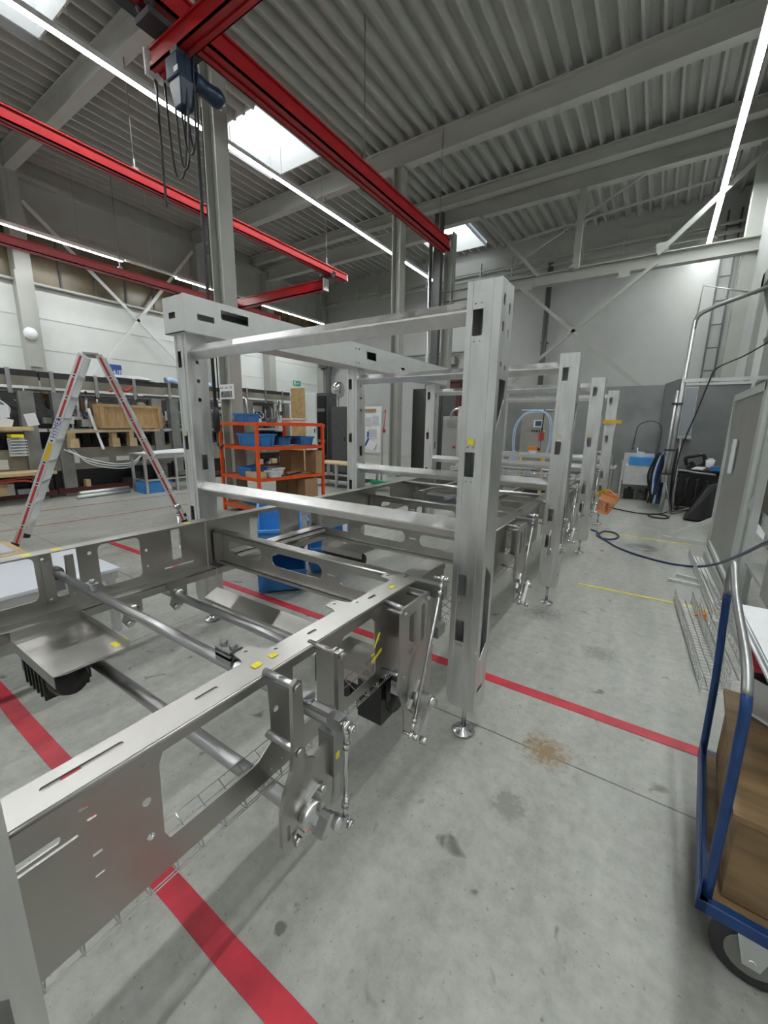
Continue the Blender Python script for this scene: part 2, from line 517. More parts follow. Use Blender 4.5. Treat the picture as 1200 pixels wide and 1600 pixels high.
def hbeam_x(name, y, z0, z1, x0=XL, x1=XR, fw_=0.26, t=0.03):
    b = MB()
    b.box(x0, x1, y - fw_ / 2, y + fw_ / 2, z0, z0 + t); b.box(x0, x1, y - fw_ / 2, y + fw_ / 2, z1 - t, z1)
    b.box(x0, x1, y - 0.01, y + 0.01, z0 + t, z1 - t)
    return struct(name, b, 'roofsteel' if z1 > 8 else 'beam')
hbeam_x('trim_4', 5.15, 8.55, ZC - 0.01)
hbeam_x('trim_5', 11.05, 8.55, ZC - 0.01)
hbeam_x('trim_6', 14.0, 8.75, ZC - 0.01)
hbeam_x('trim_7', 14.6, 8.45, 8.98, x0=-7.5)
hbeam_x('trim_8', 14.6, 8.2, 8.75, x0=XL, x1=-7.7)
hbeam_x('trim_9', 14.6, 6.0, 6.35, x0=-7.5)
hbeam_x('trim_10', -0.8, 8.55, ZC - 0.01)
hbeam_x('trim_11', -6.8, 8.55, ZC - 0.01)
def hcol(name, x, y, z1, a=0.40, c=0.34, t=0.03):
    b = MB()
    b.box(x - a / 2, x - a / 2 + t, y - c / 2, y + c / 2, 0, z1); b.box(x + a / 2 - t, x + a / 2, y - c / 2, y + c / 2, 0, z1)
    b.box(x - a / 2 + t, x + a / 2 - t, y - 0.012, y + 0.012, 0, z1)
    b.box(x - a / 2 - 0.06, x + a / 2 + 0.06, y - c / 2 - 0.04, y + c / 2 + 0.04, 0, 0.03)
    return struct(name, b, 'beam', 0.004)
c1 = hcol('trim_12', -6.725, 4.98, 8.55, a=0.31, c=0.26)
hcol('trim_13', -6.87, 11.0, 8.55, a=0.28, c=0.30)
hcol('trim_14', -6.96, 14.6, 8.2, a=0.32, c=0.3)
b = MB()
for yy in (5.15, 11.05, 14.6, 18.5): b.box(XL, XL + 0.45, yy - 0.2, yy + 0.2, 0, 8.6)
b.box(XL + 0.4, XL + 0.5, 4.9, 5.25, 3.2, 5.9)
struct('trim_15', b, 'beam')
b = MB()
# wind bracing on the left wall and on the inner truss
for (ya, za, yb, zb) in ((5.4, 7.9, 10.9, 3.0), (10.8, 8.3, 6.2, 2.4)):
    b.bar((XL + 0.3, ya, za), (XL + 0.3, yb, zb), 0.05, 0.1)
struct('trim_16', b, 'white')
b = MB()
yt = 14.45
b.bar((-0.63, yt, 6.1), (-4.4, yt, 3.1), 0.05, 0.10); b.bar((-4.35, yt, 6.05), (0.2, yt, 2.1), 0.05, 0.10)
b.bar((-0.65, yt, 6.3), (1.45, yt, 8.3), 0.05, 0.12); b.bar((-5.9, yt, 8.5), (-3.8, yt, 6.3), 0.05, 0.10)
b.bar((-4.8, yt + .1, 7.45), (1.0, yt + .1, 7.9), 0.04, 0.06); b.bar((-4.9, yt + .2, 6.7), (-0.9, yt + .2, 8.6), 0.04, 0.05)
b.box(-2.82, -2.64, yt, yt + 0.15, 6.3, 8.5)
b.box(-2.9, -2.75, 14.4, 14.8, 6.33, 6.4)
for (xx, zz) in ((-0.7, 6.36), (-1.55, 5.85), (-4.25, 5.9)):
    b.box(xx, xx + 0.3, yt - 0.01, yt + 0.02, zz, zz + 0.22)
struct('trim_17', b, 'beam')

# floor markings
def tape(name, x0, x1, y0, y1, m, label, cat='floor marking', z=0.003, group=None):
    b = MB()
    n = max(2, int(max(x1 - x0, y1 - y0) / 0.25))
    vs = []
    for i in range(n + 1):
        t = i / n
        if x1 - x0 > y1 - y0:
            X_ = x0 + (x1 - x0) * t; j = random.uniform(-1, 1) * 0.0015
            vs += [(X_, y0 + j, 0.0005), (X_, y1 + j, 0.0005), (X_, y1 + j, z), (X_, y0 + j, z)]
        else:
            Y_ = y0 + (y1 - y0) * t; j = random.uniform(-1, 1) * 0.0015
            vs += [(x1 + j, Y_, 0.0005), (x0 + j, Y_, 0.0005), (x0 + j, Y_, z), (x1 + j, Y_, z)]
    fs = []
    for i in range(n):
        for k in range(4):
            a = i * 4 + k; c = i * 4 + (k + 1) % 4
            fs.append((a, c, c + 4, a + 4))
    fs += [(0, 3, 2, 1), tuple(n * 4 + k for k in range(4))]
    b.add(vs, fs)
    return solo(name, b, m, label, cat, group)
tape('floor_tape', -6.2, 0.35, 0.492, 0.572, 'redtape', 'wide red floor tape crossing under the near end of the steel frame')
tape('floor_tape', -6.2, 0.75, 2.325, 2.40, 'redtape', 'red floor tape passing under the blue bin and the tallest front post')
tape('floor_tape', -0.5, 1.1, 4.47, 4.51, 'yellowtape', 'nearer of the two yellow lines, ending at the wire trays on the floor')
tape('floor_tape', -0.6, 0.6, 7.03, 7.07, 'yellowtape', 'farther of the two yellow lines, by the round floor drain')
for i, (a, c_, lb) in enumerate((((-7.9, 0.0), (-7.6, 4.6), 'faint red floor line just behind the stepladder foot'), ((-9.2, 0.5), (-8.8, 6.5), 'faint red floor line nearest the old machines'))):
    b = MB().bar((a[0], a[1], 0.0025), (c_[0], c_[1], 0.0025), 0.05, 0.003)
    solo('floor_tape', b, 'redthin', lb, 'floor marking')
b = MB(); b.lathe([(0.0, 0.004), (0.14, 0.004), (0.15, 0.001)], (0.0, 6.46, 0), 24); pass
solo('floor_drain', b, 'midgrey', 'round metal drain cover set in the concrete floor', 'drain')

# ------------------------------------------------------------------ light lines
def make_light(x, y, z, L=1.45, zs=ZC):
    t = thing('linear_light', '', 'light', (x, y, z))
    b = MB().box(x - 0.065, x + 0.065, y, y + L + 0.05, z + 0.02, z + 0.08)
    b.box(x - 0.065, x - 0.060, y, y + L + 0.05, z - 0.012, z + 0.02); b.box(x + 0.060, x + 0.065, y, y + L + 0.05, z - 0.012, z + 0.02)
    mk('housing', b, 'white', t)
    mk('diffuser', MB().box(x - 0.058, x + 0.058, y + 0.012, y + L + 0.038, z - 0.008, z + 0.018), 'lamp', t, 'glowing white diffuser')
    mk('suspension_wire', MB().cyl((x, y + 0.3, z + 0.08), (x, y + 0.3, zs), 0.004, 5), 'midgrey', t)
    return t
def line(x, ys, z, labels, grp):
    first = None
    for i, y in enumerate(ys):
        if first is None: o = first = make_light(x, y, z)
        else: o = dup(first, (0, y - ys[0], 0))
        o['label'] = labels; o['group'] = grp
ys1 = [17.05 - 1.5 * (k + 1) for k in range(17)]
line(-8.75, ys1, 7.6, 'white light batten in the long row that passes behind the tall left column', 'light battens of the middle row')
ys2 = [18.6 - 1.5 * (k + 1) for k in range(18)]
line(0.59, ys2, 7.6, 'white light batten in the bright row along the right edge under the roof', 'light battens of the right row')
ys3 = [7.35 - 1.5 * (k + 1) for k in range(8)] + [9.1] + [12.4, 13.9, 15.4]
line(-15.0, ys3, 6.6, 'white light batten in the low row in front of the dim window strip', 'light battens of the left row')
ys4 = [1.5 - 1.5 * (k + 1) for k in range(6)]
for (ya, yb_, lb) in ((7.42, 9.07, 'pale unlit carrier rail in the first gap of the low left light row'), (10.66, 12.37, 'pale unlit carrier rail in the second, hidden gap of the low left light row')):
    b = MB().box(-15.03, -14.97, ya, yb_, 6.63, 6.69); b.cyl((-15, (ya + yb_) / 2, 6.69), (-15, (ya + yb_) / 2, ZC), .004, 5)
    solo('lighting_trunking', b, 'white', lb, 'lighting trunking')

# ------------------------------------------------------------------ crane rails
def rail_profile(b, axis, c0, c1, p, z, wd=0.16, h=0.22):
    """hollow crane profile: slim box body, flared lower lips with a slot"""
    def bx(a0, a1, z0, z1):
        if axis == 'y': b.box(p + a0, p + a1, c0, c1, z0, z1)
        else: b.box(c0, c1, p + a0, p + a1, z0, z1)
    bx(-wd * .36, wd * .36, z - h * .42, z + h * .42)
    bx(-wd * .5, wd * .5, z + h * .40, z + h * .5)
    bx(-wd * .5, -wd * .12, z - h * .5, z - h * .38); bx(wd * .12, wd * .5, z - h * .5, z - h * .38)
    bx(-wd * .5, -wd * .43, z - h * .5, z - h * .2); bx(wd * .43, wd * .5, z - h * .5, z - h * .2)
def crane_rail(x, y0, y1, z, label, hang, wd=0.2, h=0.24):
    t = thing('crane_rail', label, 'crane rail', (x, y0, z))
    b = MB(); rail_profile(b, 'y', y0, y1, x, z, wd, h); mk('rail_body', b, 'red', t)
    mk('end_cap', MB().box(x - wd / 2, x + wd / 2, y1, y1 + 0.02, z - h / 2, z + h / 2), 'white', t)
    for y in hang:
        b = MB(); b.cyl((x, y, z + h / 2), (x, y, ZC + .05), 0.011, 6); b.box(x - .05, x + .05, y - .06, y + .06, z + h / 2, z + h / 2 + .06)
        b.obox((x, y, z + h / 2 + 0.14), (1, 0, 0), (0, 1, 0), (0, 0, 1), 0.03, 0.03, 0.16)
        mk('hanger', b, 'midgrey', t)
    return t
crane_rail(-9.65, -6, 12.0, 6.5, 'red ceiling crane rail in the middle, its end meeting the short cross girder', (0.5, 5.15, 11.05))
crane_rail(-5.6, -6, 11.45, 6.5, 'red ceiling crane rail passing in front of the tall left column', (3.0, 7.6, 11.0), wd=0.27, h=0.30)
crane_rail(-14.3, -6, 13.2, 6.0, 'lowest red ceiling crane rail, running near the left wall', (1.5, 6.9, 10.9))
# cross girder at the far end, between the left two rails
t = thing('crane_girder', 'short red cross girder hanging below the far end of the middle rail', 'crane girder', (-12, 11.2, 6.2))
b = MB(); rail_profile(b, 'x', -15.0, -9.85, 11.2, 6.12, 0.2, 0.34); mk('girder_body', b, 'red', t)
mk('end_cap', MB().box(-9.85, -9.80, 11.08, 11.32, 5.94, 6.3), 'white', t, 'white end cap')
b = MB()
for xx in (-10.05, -9.9, -9.6, -9.45): b.lathe([(0, -.03), (.05, -.03), (.05, .03), (0, .03)], (xx, 11.2, 6.42), 10, 'y')
b.box(-10.1, -9.5, 11.15, 11.25, 6.3, 6.4); mk('trolley', b, 'dark', t)
# cross girder near, with hoist
gy, gz = 3.55, 6.02
t = thing('crane_girder', 'red cross girder overhead carrying the dark blue hoist', 'crane girder', (-4.5, gy, gz))
b = MB(); rail_profile(b, 'x', -5.88, 1.2, gy, gz, 0.19, 0.23); mk('girder_body', b, 'red', t)
mk('end_cap', MB().box(-5.98, -5.95, gy - .11, gy + .11, gz - .14, gz + .14), 'white', t, 'white end cap')
b = MB(); b.box(-5.75, -5.45, gy - .3, gy + .3, gz + .15, gz + .22)
for dx in (-.09, .09):
    for dy in (-.25, .25): b.lathe([(0, -.03), (.055, -.03), (.055, .03), (0, .03)], (-5.6 + dx, gy + dy, gz + .3), 10, 'x')
mk('trolley', b, 'dark', t)
t = thing('festoon_track', 'black cable trolley track beside the red rail overhead', 'cable track', (-5.95, 3, 6.55))
b = MB().box(-6.08, -5.9, 1.0, 4.25, 6.5, 6.6); mk('track', b, 'black', t)
b = MB()
for k in range(6): b.lathe([(0, -.02), (.035, -.02), (.035, .02), (0, .02)], (-5.88, 1.6 + k * .5, 6.52), 10, 'x')
mk('roller', b, 'shiny', t)
# hoist
t = thing('chain_hoist', 'dark blue electric chain hoist hanging from the red girder', 'hoist', (-5.2, gy, 5.5))
b = MB(); b.box(-5.48, -5.22, gy - .14, gy + .10, 5.60, 5.84)
b.hexa([(-5.42, gy - .10, 5.32), (-5.26, gy - .10, 5.32), (-5.26, gy + .06, 5.32), (-5.42, gy + .06, 5.32)], [(-5.46, gy - .13, 5.60), (-5.20, gy - .13, 5.60), (-5.20, gy + .09, 5.60), (-5.46, gy + .09, 5.60)])
mk('gear_case', b, 'hoistblue', t, bevel=.02)
b = MB(); b.lathe([(0, 0), (.09, 0), (.105, .02), (.105, .09), (.095, .10), (.095, .27), (.105, .28), (.105, .34), (.075, .40), (0, .41)], (-5.27, gy + .08, 5.66), 20, 'y'); mk('motor', b, 'hoistblue', t)
b = MB(); b.box(-5.42, -5.28, gy - .10, gy + .06, 5.84, 5.93); mk('suspension', b, 'darkgrey', t)
mk('data_plate', MB().box(-5.30, -5.22, gy - .148, gy - .142, 5.63, 5.68), 'paper', t)
b = MB(); b.tube([(-5.15, gy, 5.1), (-5.16, gy, 1.75)], .022, 8); b.tube([(-5.08, gy + .03, 5.3), (-5.1, gy + .02, 1.9)], .008, 6)
mk('chain', b, 'dark', t, 'black hanging chain and cable')
b = MB(); b.lathe([(0.02, 0), (.045, .04), (.05, .25), (.03, .34), (0.02, .35)], (-5.16, gy, 1.46), 12); b.tube([(-5.16, gy, 1.46), (-5.16, gy, 1.3), (-5.10, gy, 1.24), (-5.05, gy, 1.3)], .016, 8)
mk('hook', b, 'black', t)
for k, (x0, dip, x1, yy) in enumerate(((-5.95, 4.45, -5.92, gy), (-5.9, 4.75, -5.5, gy + .1), (-5.52, 4.9, -5.2, gy + .05), (-5.5, 4.7, -5.22, gy - .04), (-5.5, 5.0, -5.25, gy + .12))):
    b = MB()
    xm = (x0 + x1) / 2
    b.tube(smooth_path([(x0, yy, 5.88), (x0 + .02, yy, (5.88 + dip) / 2), (x0 + (x1 - x0) * .2, yy, dip + .12), (xm, yy, dip), (x0 + (x1 - x0) * .8, yy, dip + .12), (x1 - .02, yy, (5.88 + dip) / 2), (x1, yy, 5.85)], 5), .013, 6)
    solo('festoon_cable', b, 'black', ('longest, narrowest black cable loop at the girder end', 'wide black cable loop left of the hoist', 'shallow black cable loop beneath the hoist, its left loop', 'deeper black cable loop beneath the hoist', 'black cable loop behind the hoist body')[k], 'cable')
b = MB(); b.cyl((-6.62, 4.35, 6.35), (-6.62, 4.35, ZC), .006, 6); b.box(-6.75, -6.5, 4.3, 4.4, 6.9, 7.0); b.tube([(-6.8, 4.35, 7.1), (-6.62, 4.35, 6.9), (-6.45, 4.35, 7.05)], .03, 6)
solo('cable_clamp', b, 'midgrey', 'small metal clamp with wire hanging from the roof beam near the hoist', 'hanger')

# ================================================================== STEEL MACHINE FRAME
F = thing('conveyor_frame', 'long stainless machine frame with square posts, pierced side rails and cross bars', 'machine frame', (-1.7, 3.8, 0))
NX, FX = -0.79, -2.55       # webs of near and far side rails
PY = [0.0, 1.815, 3.78, 5.67, 7.65]

def make_post(side, y, holes_front, z1=2.19, z0=0.19, foot=True, tall_cut=True):
    """folded sheet post: front face towards -y, open slots"""
    t = 0.005
    if side == 'R': x0, x1 = -0.745, -0.595
    else: x0, x1 = -2.965, -2.825
    yf, yb = y - 0.07, y + 0.085
    wd = x1 - x0
    b = MB()
    hs = [rr(wd * .20, wd * .50, z, z + h, 0.0) for z, h in holes_front]
    for z, h in holes_front:
        hs += [circ(wd * .27, z - .022, .0035, 6), circ(wd * .45, z - .022, .0035, 6), circ(wd * .27, z + h + .022, .0035, 6), circ(wd * .45, z + h + .022, .0035, 6)]
    outer = [(0, z0 + .05), (.03, z0), (wd, z0), (wd, z1), (0, z1)]
    if side == 'R': b.plate(outer, hs, (x1, yf, 0), (-1, 0, 0), (0, 0, 1), t) if False else b.plate(outer, hs, (x0, yf + t, 0), (1, 0, 0), (0, 0, 1), t)
    else: b.plate(outer, hs, (x0, yf + t, 0), (1, 0, 0), (0, 0, 1), t)
    dy = yb - yf
    # +x face
    h2 = []
    if side == 'R':
        h2 = [rr(.025, .045, 2.09, 2.135, .008), rr(.095, .115, 2.07, 2.115, .008), rr(.025, .045, 1.99, 2.03, .008), rr(.095, .115, 1.97, 2.01, .008), circ(.04, 1.86, .011), circ(.095, 1.85, .011)]
        if tall_cut: h2 += [[(.035, 1.58), (.12, 1.72), (.12, 1.80), (.035, 1.80)], [(.035, .46), (.12, .52), (.12, .88), (.035, .96)]]
        h2 += [rr(.03, .10, .275, .305, .005)]
    else:
        h2 = [circ(.07, 2.02, .014), circ(.07, 1.89, .014), circ(.07, 1.76, .014), rr(.05, .095, 1.25, 1.36)]
    b.plate([(0, z0), (dy - t, z0), (dy - t, z1), (0, z1)], h2, (x1 - t, yf + t + .0003, 0), (0, 1, 0), (0, 0, 1), t - .0006)
    # -x face and back
    b.box(x0, x0 + t, yf + t, yb, z0 + .05, z1); b.box(x0 + t, x1 - t, yb - t, yb, z0, z1)
    b.box(x0 + t, x1 - t, yf + t, yb - t, z1 - t, z1)
    b.box(x0 + t, x1 - t, yf + t, yb - t, z0 + .01, z0 + .016)
    # raised folds on the front
    for a, c in ((.64, .015), (.06, .012)):
        b.box(x0 + wd * a, x0 + wd * (a + .12), yf - .0035, yf + .001, z0 + .05, z1 - .002)
    p = mk('upright_post', b, 'post', F, bevel=0)
    if foot:
        xm, ym = (x0 + x1) / 2, (yf + yb) / 2
        f = MB(); f.lathe([(0, 0), (.058, 0), (.062, .006), (.055, .012), (.02, .022), (.018, .03), (0, .03)], (xm, ym, 0.001), 24); f.cyl((xm, ym, .02), (xm, ym, z0 + .02), .013, 12); f.hexnut((xm, ym, z0 - .03), (xm, ym, z0 + .005), .024)
        mk('levelling_foot', f, 'shiny', p, 'bright levelling foot')
    return p
SL = [(1.975, .105), (1.375, .11), (.795, .11), (.555, .115)]
for k, y in enumerate(PY):
    p = make_post('R', y, SL)
    if k > 0: mk('label_tape', MB().box(-.705, -.675, y - .0755, y - .0738, 1.52, 1.545), 'yellow' if k == 1 else 'yellowpale', p)
for k, y in enumerate(PY[1:]):
    p = make_post('L', y, [(1.98, .11), (1.40, .11), (.86, .11)], z1=2.20)
    mk('label_tape', MB().box(-2.93, -2.90, y - .0755, y - .0738, 1.50, 1.525), 'yellowpale', p)

def diamond(b, x0, x1, y, z, r):
    q = [(0, -r), (r, 0), (0, r), (-r, 0)]
    vs = []
    ch = r * .12
    ring = []
    for i in range(4):
        a = Vector(q[i]); n1 = Vector(q[(i + 1) % 4]); p1 = Vector(q[i - 1])
        ring += [a + (p1 - a).normalized() * ch, a + (n1 - a).normalized() * ch]
    for xx in (x0, x1):
        vs += [(xx, y + c.x, z + c.y) for c in ring]
    n = len(ring)
    b.add(vs, [tuple((i, i + n, (i + 1) % n + n, (i + 1) % n)) for i in range(n)] + [tuple(range(n)), tuple(range(2 * n - 1, n - 1, -1))])
for k, y in enumerate(PY[1:]):
    for z in (2.085, 1.11):
        b = MB(); diamond(b, -2.825, -0.745, y, z, .054); mk('crossbar', b, 'bar', F)
b = MB(); diamond(b, -2.825, -0.745, PY[3], .86, .05); mk('crossbar', b, 'bar', F)
# perforated strip
b = MB(); b.plate(rr(-2.5, -.8, .96, 1.03), [circ(-2.45 + .055 * i, .995, .014, 8) for i in range(30)], (0, PY[3] - .1, 0), (1, 0, 0), (0, 0, 1), .004); mk('perforated_strip', b, 'post', F)

# top box beam on the left posts
b = MB()
yb0, yb1 = 1.70, 5.85
for (xf, s) in ((-2.755, 0), (-2.995, 1)):
    hs = [rr(1.80, 1.93, 2.29, 2.33), rr(1.99, 2.23, 2.33, 2.395), rr(3.79, 3.97, 2.30, 2.38), rr(4.52, 4.60, 2.27, 2.30)] if not s else [rr(1.8, 1.93, 2.29, 2.33), rr(2.1, 2.3, 2.31, 2.395)]
    hs += [circ(3.6 + .05 * i, zz, .011, 8) for i in range(2) for zz in (2.24, 2.38)] if not s else []
    b.plate(rr(yb0, yb1, 2.20, 2.44), hs, (xf, 0, 0), (0, 1, 0), (0, 0, 1), .005)
b.plate(rr(-2.99, -2.755, 2.20, 2.44), [rr(-2.93, -2.85, 2.295, 2.335)], (0, yb0 + .005, 0), (1, 0, 0), (0, 0, 1), .005)
b.box(-2.99, -2.755, yb1 - .005, yb1, 2.2, 2.44)
b.box(-2.99, -2.755, yb0, yb1, 2.435, 2.44); b.box(-2.99, -2.755, yb0, yb1, 2.20, 2.205)
mk('top_beam', b, 'glassbead', F)

# near side rail
def rail(X, y0, y1, wins, holes, out, zt=.95, zb=.62, slots=(), tabs=(), lip=False):
    b = MB(); t = .004
    b.plate(rr(y0, y1, zb, zt - .004), wins + holes, (X - (t if out > 0 else 0), 0, 0), (0, 1, 0), (0, 0, 1), t)
    fwid = .088
    xa, xb = (X - fwid, X) if out > 0 else (X, X + fwid)
    poly = [(xa, y0), (xb, y0), (xb, y1), (xa, y1)]
    pts = [(xb, y0), (xb, y1)]
    edge = [(xa, y1)]
    for ty in sorted(tabs, reverse=True):
        s = -1 if out > 0 else 1
        e = xa if out > 0 else xb
        edge += [(xa, ty + .055), (xa - .018, ty + .045), (xa - .055, ty + .04), (xa - .06, ty + .03), (xa - .06, ty - .01), (xa - .055, ty - .02), (xa - .018, ty - .025), (xa, ty - .035)] if out > 0 else []
    edge += [(xa, y0)]
    hs = [rr(xa + .03, xa + .042, s0, s1, .0055) for s0, s1 in slots] if out > 0 else []
    if out > 0: hs += [circ(xa - .04, ty + .01, .006, 8) for ty in tabs] + [circ(xa + .02, ty + .07, .006, 8) for ty in tabs]
    b.plate(pts + edge, hs, (0, 0, zt - t), (1, 0, 0), (0, 1, 0), t)
    # folded nose
    if out > 0: b.box(X, X + .006, y0, y1, zt - .03, zt - .008); b.tube([(X - .001, y0, zt - .008), (X - .001, y1, zt - .008)], .0075, 8)
    else: b.box(X, X + .004, y0, y1, zt - .02, zt - .004)
    if lip:
        b.box(X, X + .105, y0, y1, zb, zb + t); b.box(X + .101, X + .105, y0, y1, zb - .045, zb + t)
    return b
W0 = [[(.355, .695), (.58, .695), (.60, .70), (.645, .73), (.648, .76), (.642, .91), (.63, .925), (.40, .925), (.36, .915), (.35, .89), (.345, .72)],
      rr(.735, .835, .70, .937, .022), [(.99, .66), (1.15, .665), (1.158, .675), (1.148, .885), (1.13, .905), (.97, .905), (.945, .88), (.94, .70)]]
H0 = [circ(.318, .918, .008), circ(.318, .824, .009), circ(.317, .735, .009), circ(.70, .924, .007), circ(.667, .823, .009), circ(.668, .73, .009),
      rr(.205, .222, .902, .908, .002), rr(.215, .232, .872, .878, .002), rr(.215, .232, .79, .796, .002), rr(.214, .231, .742, .748, .002),
      rr(-.05, .175, .868, .882, .006), rr(-.05, .20, .855, .861, .002), circ(.64, .645, .004, 6), circ(.68, .65, .004, 6), circ(.88, .90, .005, 8), circ(1.17, .80, .009)]
r1 = mk('side_rail', rail(NX, -.3, 1.74, W0, H0, 1, slots=[(.17, .31), (.47, .53), (.85, .89), (1.18, 1.225), (1.45, 1.5)], tabs=[.665, 1.06, 1.42]), 'steel', F)
for k in range(3):
    y0 = [1.90, 3.86, 5.75][k]; y1 = [3.70, 5.60, 7.6][k]
    hs = [rr(y0 + .85, y0 + 1.0, .70, .92, .02), rr(y0 + 1.35, y0 + 1.6, .70, .92, .03)]
    mk('side_rail', rail(NX, y0, y1, hs, [circ(y0 + .1 * i + .1, .8, .006, 8) for i in range(4)], 1, slots=[(y0 + .12, y0 + .17), (y0 + .7, y0 + .75), (y0 + 1.3, y0 + 1.4)], tabs=[y0 + .4, y0 + 1.2]), 'steel', F)
# far rail
WF = [rr(.20, .655, .69, .92, .03), rr(.73, .84, .68, .935, .012), rr(.94, 1.165, .665, .915, .03), rr(1.36, 1.42, .715, .915, .008)]
HF = [circ(.69, .9, .008), circ(.69, .80, .009), circ(.69, .71, .009), circ(.90, .88, .010), circ(.90, .72, .006), circ(1.2, .82, .009), circ(1.2, .72, .006), rr(1.3, 1.5, .665, .675, .005)]
mk('side_rail', rail(FX, -.3, 1.60, WF, HF, -1, lip=True, zb=.605), 'steel', F)
mk('side_rail', rail(FX, 1.61, 2.78, [rr(1.98, 2.28, .66, .90, .03)], [circ(2.4, .8, .008), rr(2.5, 2.65, .68, .88, .02)], -1, lip=True, zb=.605), 'steel', F)
for k in range(2):
    y0 = [2.79, 5.2][k]; y1 = [5.15, 7.6][k]
    mk('side_rail', rail(FX, y0, y1, [rr(y0 + .9, y0 + 1.2, .68, .9, .03)], [circ(y0 + .3, .8, .01), circ(y0 + 1.6, .8, .01)], -1, zb=.605), 'steel', F)
# vertical stiffener straps on the far rail, seen from inside
for yy in (.70, .80):
    b = MB(); b.box(FX + .004, FX + .018, yy - .02, yy + .02, .66, .90); b.cyl((FX + .004, yy, .89), (FX + .03, yy, .89), .008, 8); b.cyl((FX + .004, yy, .68), (FX + .03, yy, .68), .008, 8)
    mk('strap', b, 'steel', F)

# pierced cross plates with folded top
def cross_plate(y, zt, zb):
    b = MB()
    hs = []
    xs = [(-2.42, -2.08, .0), (-1.98, -1.55, -.01), (-1.42, -1.02, .0)]
    for a, c, dz in xs: hs.append(rr(a, c, (zt + zb) / 2 - .045, (zt + zb) / 2 + .045, .04, 6))
    for a in (-2.03, -1.48): hs.append(rr(a - .03, a + .03, (zt + zb) / 2 - .004, (zt + zb) / 2 + .004, .003))
    b.plate(rr(-2.53, -.81, zb, zt), hs, (0, y, 0), (1, 0, 0), (0, 0, 1), .004)
    b.box(-2.53, -.81, y - .03, y + .03, zt - .004, zt)
    b.tube([(-2.53, y - .03, zt - .006), (-.81, y - .03, zt - .006)], .010, 8)
    b.box(-2.53, -.81, y - .035, y + .01, zb, zb + .004); b.box(-2.53, -.81, y - .035, y - .031, zb - .02, zb + .004)
    b.box(-2.53, -2.50, y - .05, y, zb - .01, zt - .01)
    return b
for y in (1.70, 2.66, 3.62, 4.6, 5.55): mk('cross_plate', cross_plate(y, .85, .635), 'steel', F)
# slanted deflector sheet below
b = MB(); b.hexa([(-2.62, 1.60, .340), (-.85, 1.60, .340), (-.85, 1.71, .385), (-2.62, 1.71, .385)], [(-2.62, 1.60, .344), (-.85, 1.60, .344), (-.85, 1.71, .389), (-2.62, 1.71, .389)])
b.box(-2.62, -.85, 1.597, 1.601, .325, .344)
mk('deflector_sheet', b, 'steel', F)
for y in (3.65, 5.5):
    b = MB(); b.hexa([(-2.5, y, .5), (-.85, y, .5), (-.85, y + .25, .56), (-2.5, y + .25, .56)], [(-2.5, y, .504), (-.85, y, .504), (-.85, y + .25, .564), (-2.5, y + .25, .564)]); mk('deflector_sheet', b, 'steel', F)
# longitudinal flat between plates (centre)
b = MB(); b.box(-2.47, -2.36, 1.72, 2.64, .70, .706); b.box(-2.37, -2.36, 1.72, 2.64, .67, .706); mk('tie_strip', b, 'bar', F)
for yy in (3.2, 4.2, 5.05, 6.2, 6.9):
    b = MB(); b.cyl((-2.5, yy, .93 if yy > 3.5 else .80), (-.85, yy, .93 if yy > 3.5 else .80), .022, 12); b.box(-1.6, -1.5, yy - .03, yy + .03, .93, .985) if yy > 3.5 else None
    mk('cross_tube', b, 'tube', F)
for xx in (-2.1, -1.3):
    b = MB(); b.box(xx - .02, xx + .02, 3.9, 5.5, .86, .90); b.box(xx - .02, xx + .02, 4.0, 4.04, .62, .9); mk('inner_runner', b, 'steel', F)
b = MB(); b.box(-2.3, -1.9, 4.1, 4.9, .78, .80); b.box(-2.3, -1.9, 4.1, 4.12, .80, .83); mk('guide_tray', b, 'steel', F)

# torsion shafts
tb = mk('cross_tube', MB().cyl((-2.60, .75, .80), (-.66, .75, .80), .021, 18), 'tube', F)
b = MB()
b.box(-1.15, -1.07, .725, .775, .835, .845); b.box(-1.15, -1.07, .725, .735, .815, .86); b.box(-1.15, -1.07, .765, .775, .815, .86); b.box(-1.15, -1.07, .725, .775, .855, .868)
for xx in (-1.135, -1.085): b.hexnut((xx, .75, .868), (xx, .75, .882), .012)
mk('clamp_block', b, 'cast', tb)
b = MB(); b.box(-2.17, -2.11, .73, .77, .815, .85); b.hexnut((-2.14, .75, .85), (-2.14, .75, .865), .012); mk('clamp_block', b, 'cast', tb)
b = MB(); b.lathe([(0, -.02), (.036, -.02), (.036, .02), (0, .02)], (-2.60, .75, .80), 18, 'x'); b.box(-2.62, -2.58, .72, .78, .70, .80); mk('end_collar', b, 'cast', tb)
b = MB(); b.obox((-.70, .748, .80), (1, 0, 0), (0, 1, 0), (0, 0, 1), .17, .034, .036); b.cyl((-.745, .748, .82), (-.745, .748, .835), .02, 14)
mk('lever_arm', b, 'tube', tb)
mk('cross_tube', MB().cyl((-2.06, .66, .543), (-.60, .66, .543), .024, 18), 'tube', F)
mk('cross_tube', MB().cyl((-2.62, 1.30, .516), (-.62, 1.30, .516), .024, 18), 'tube', F)

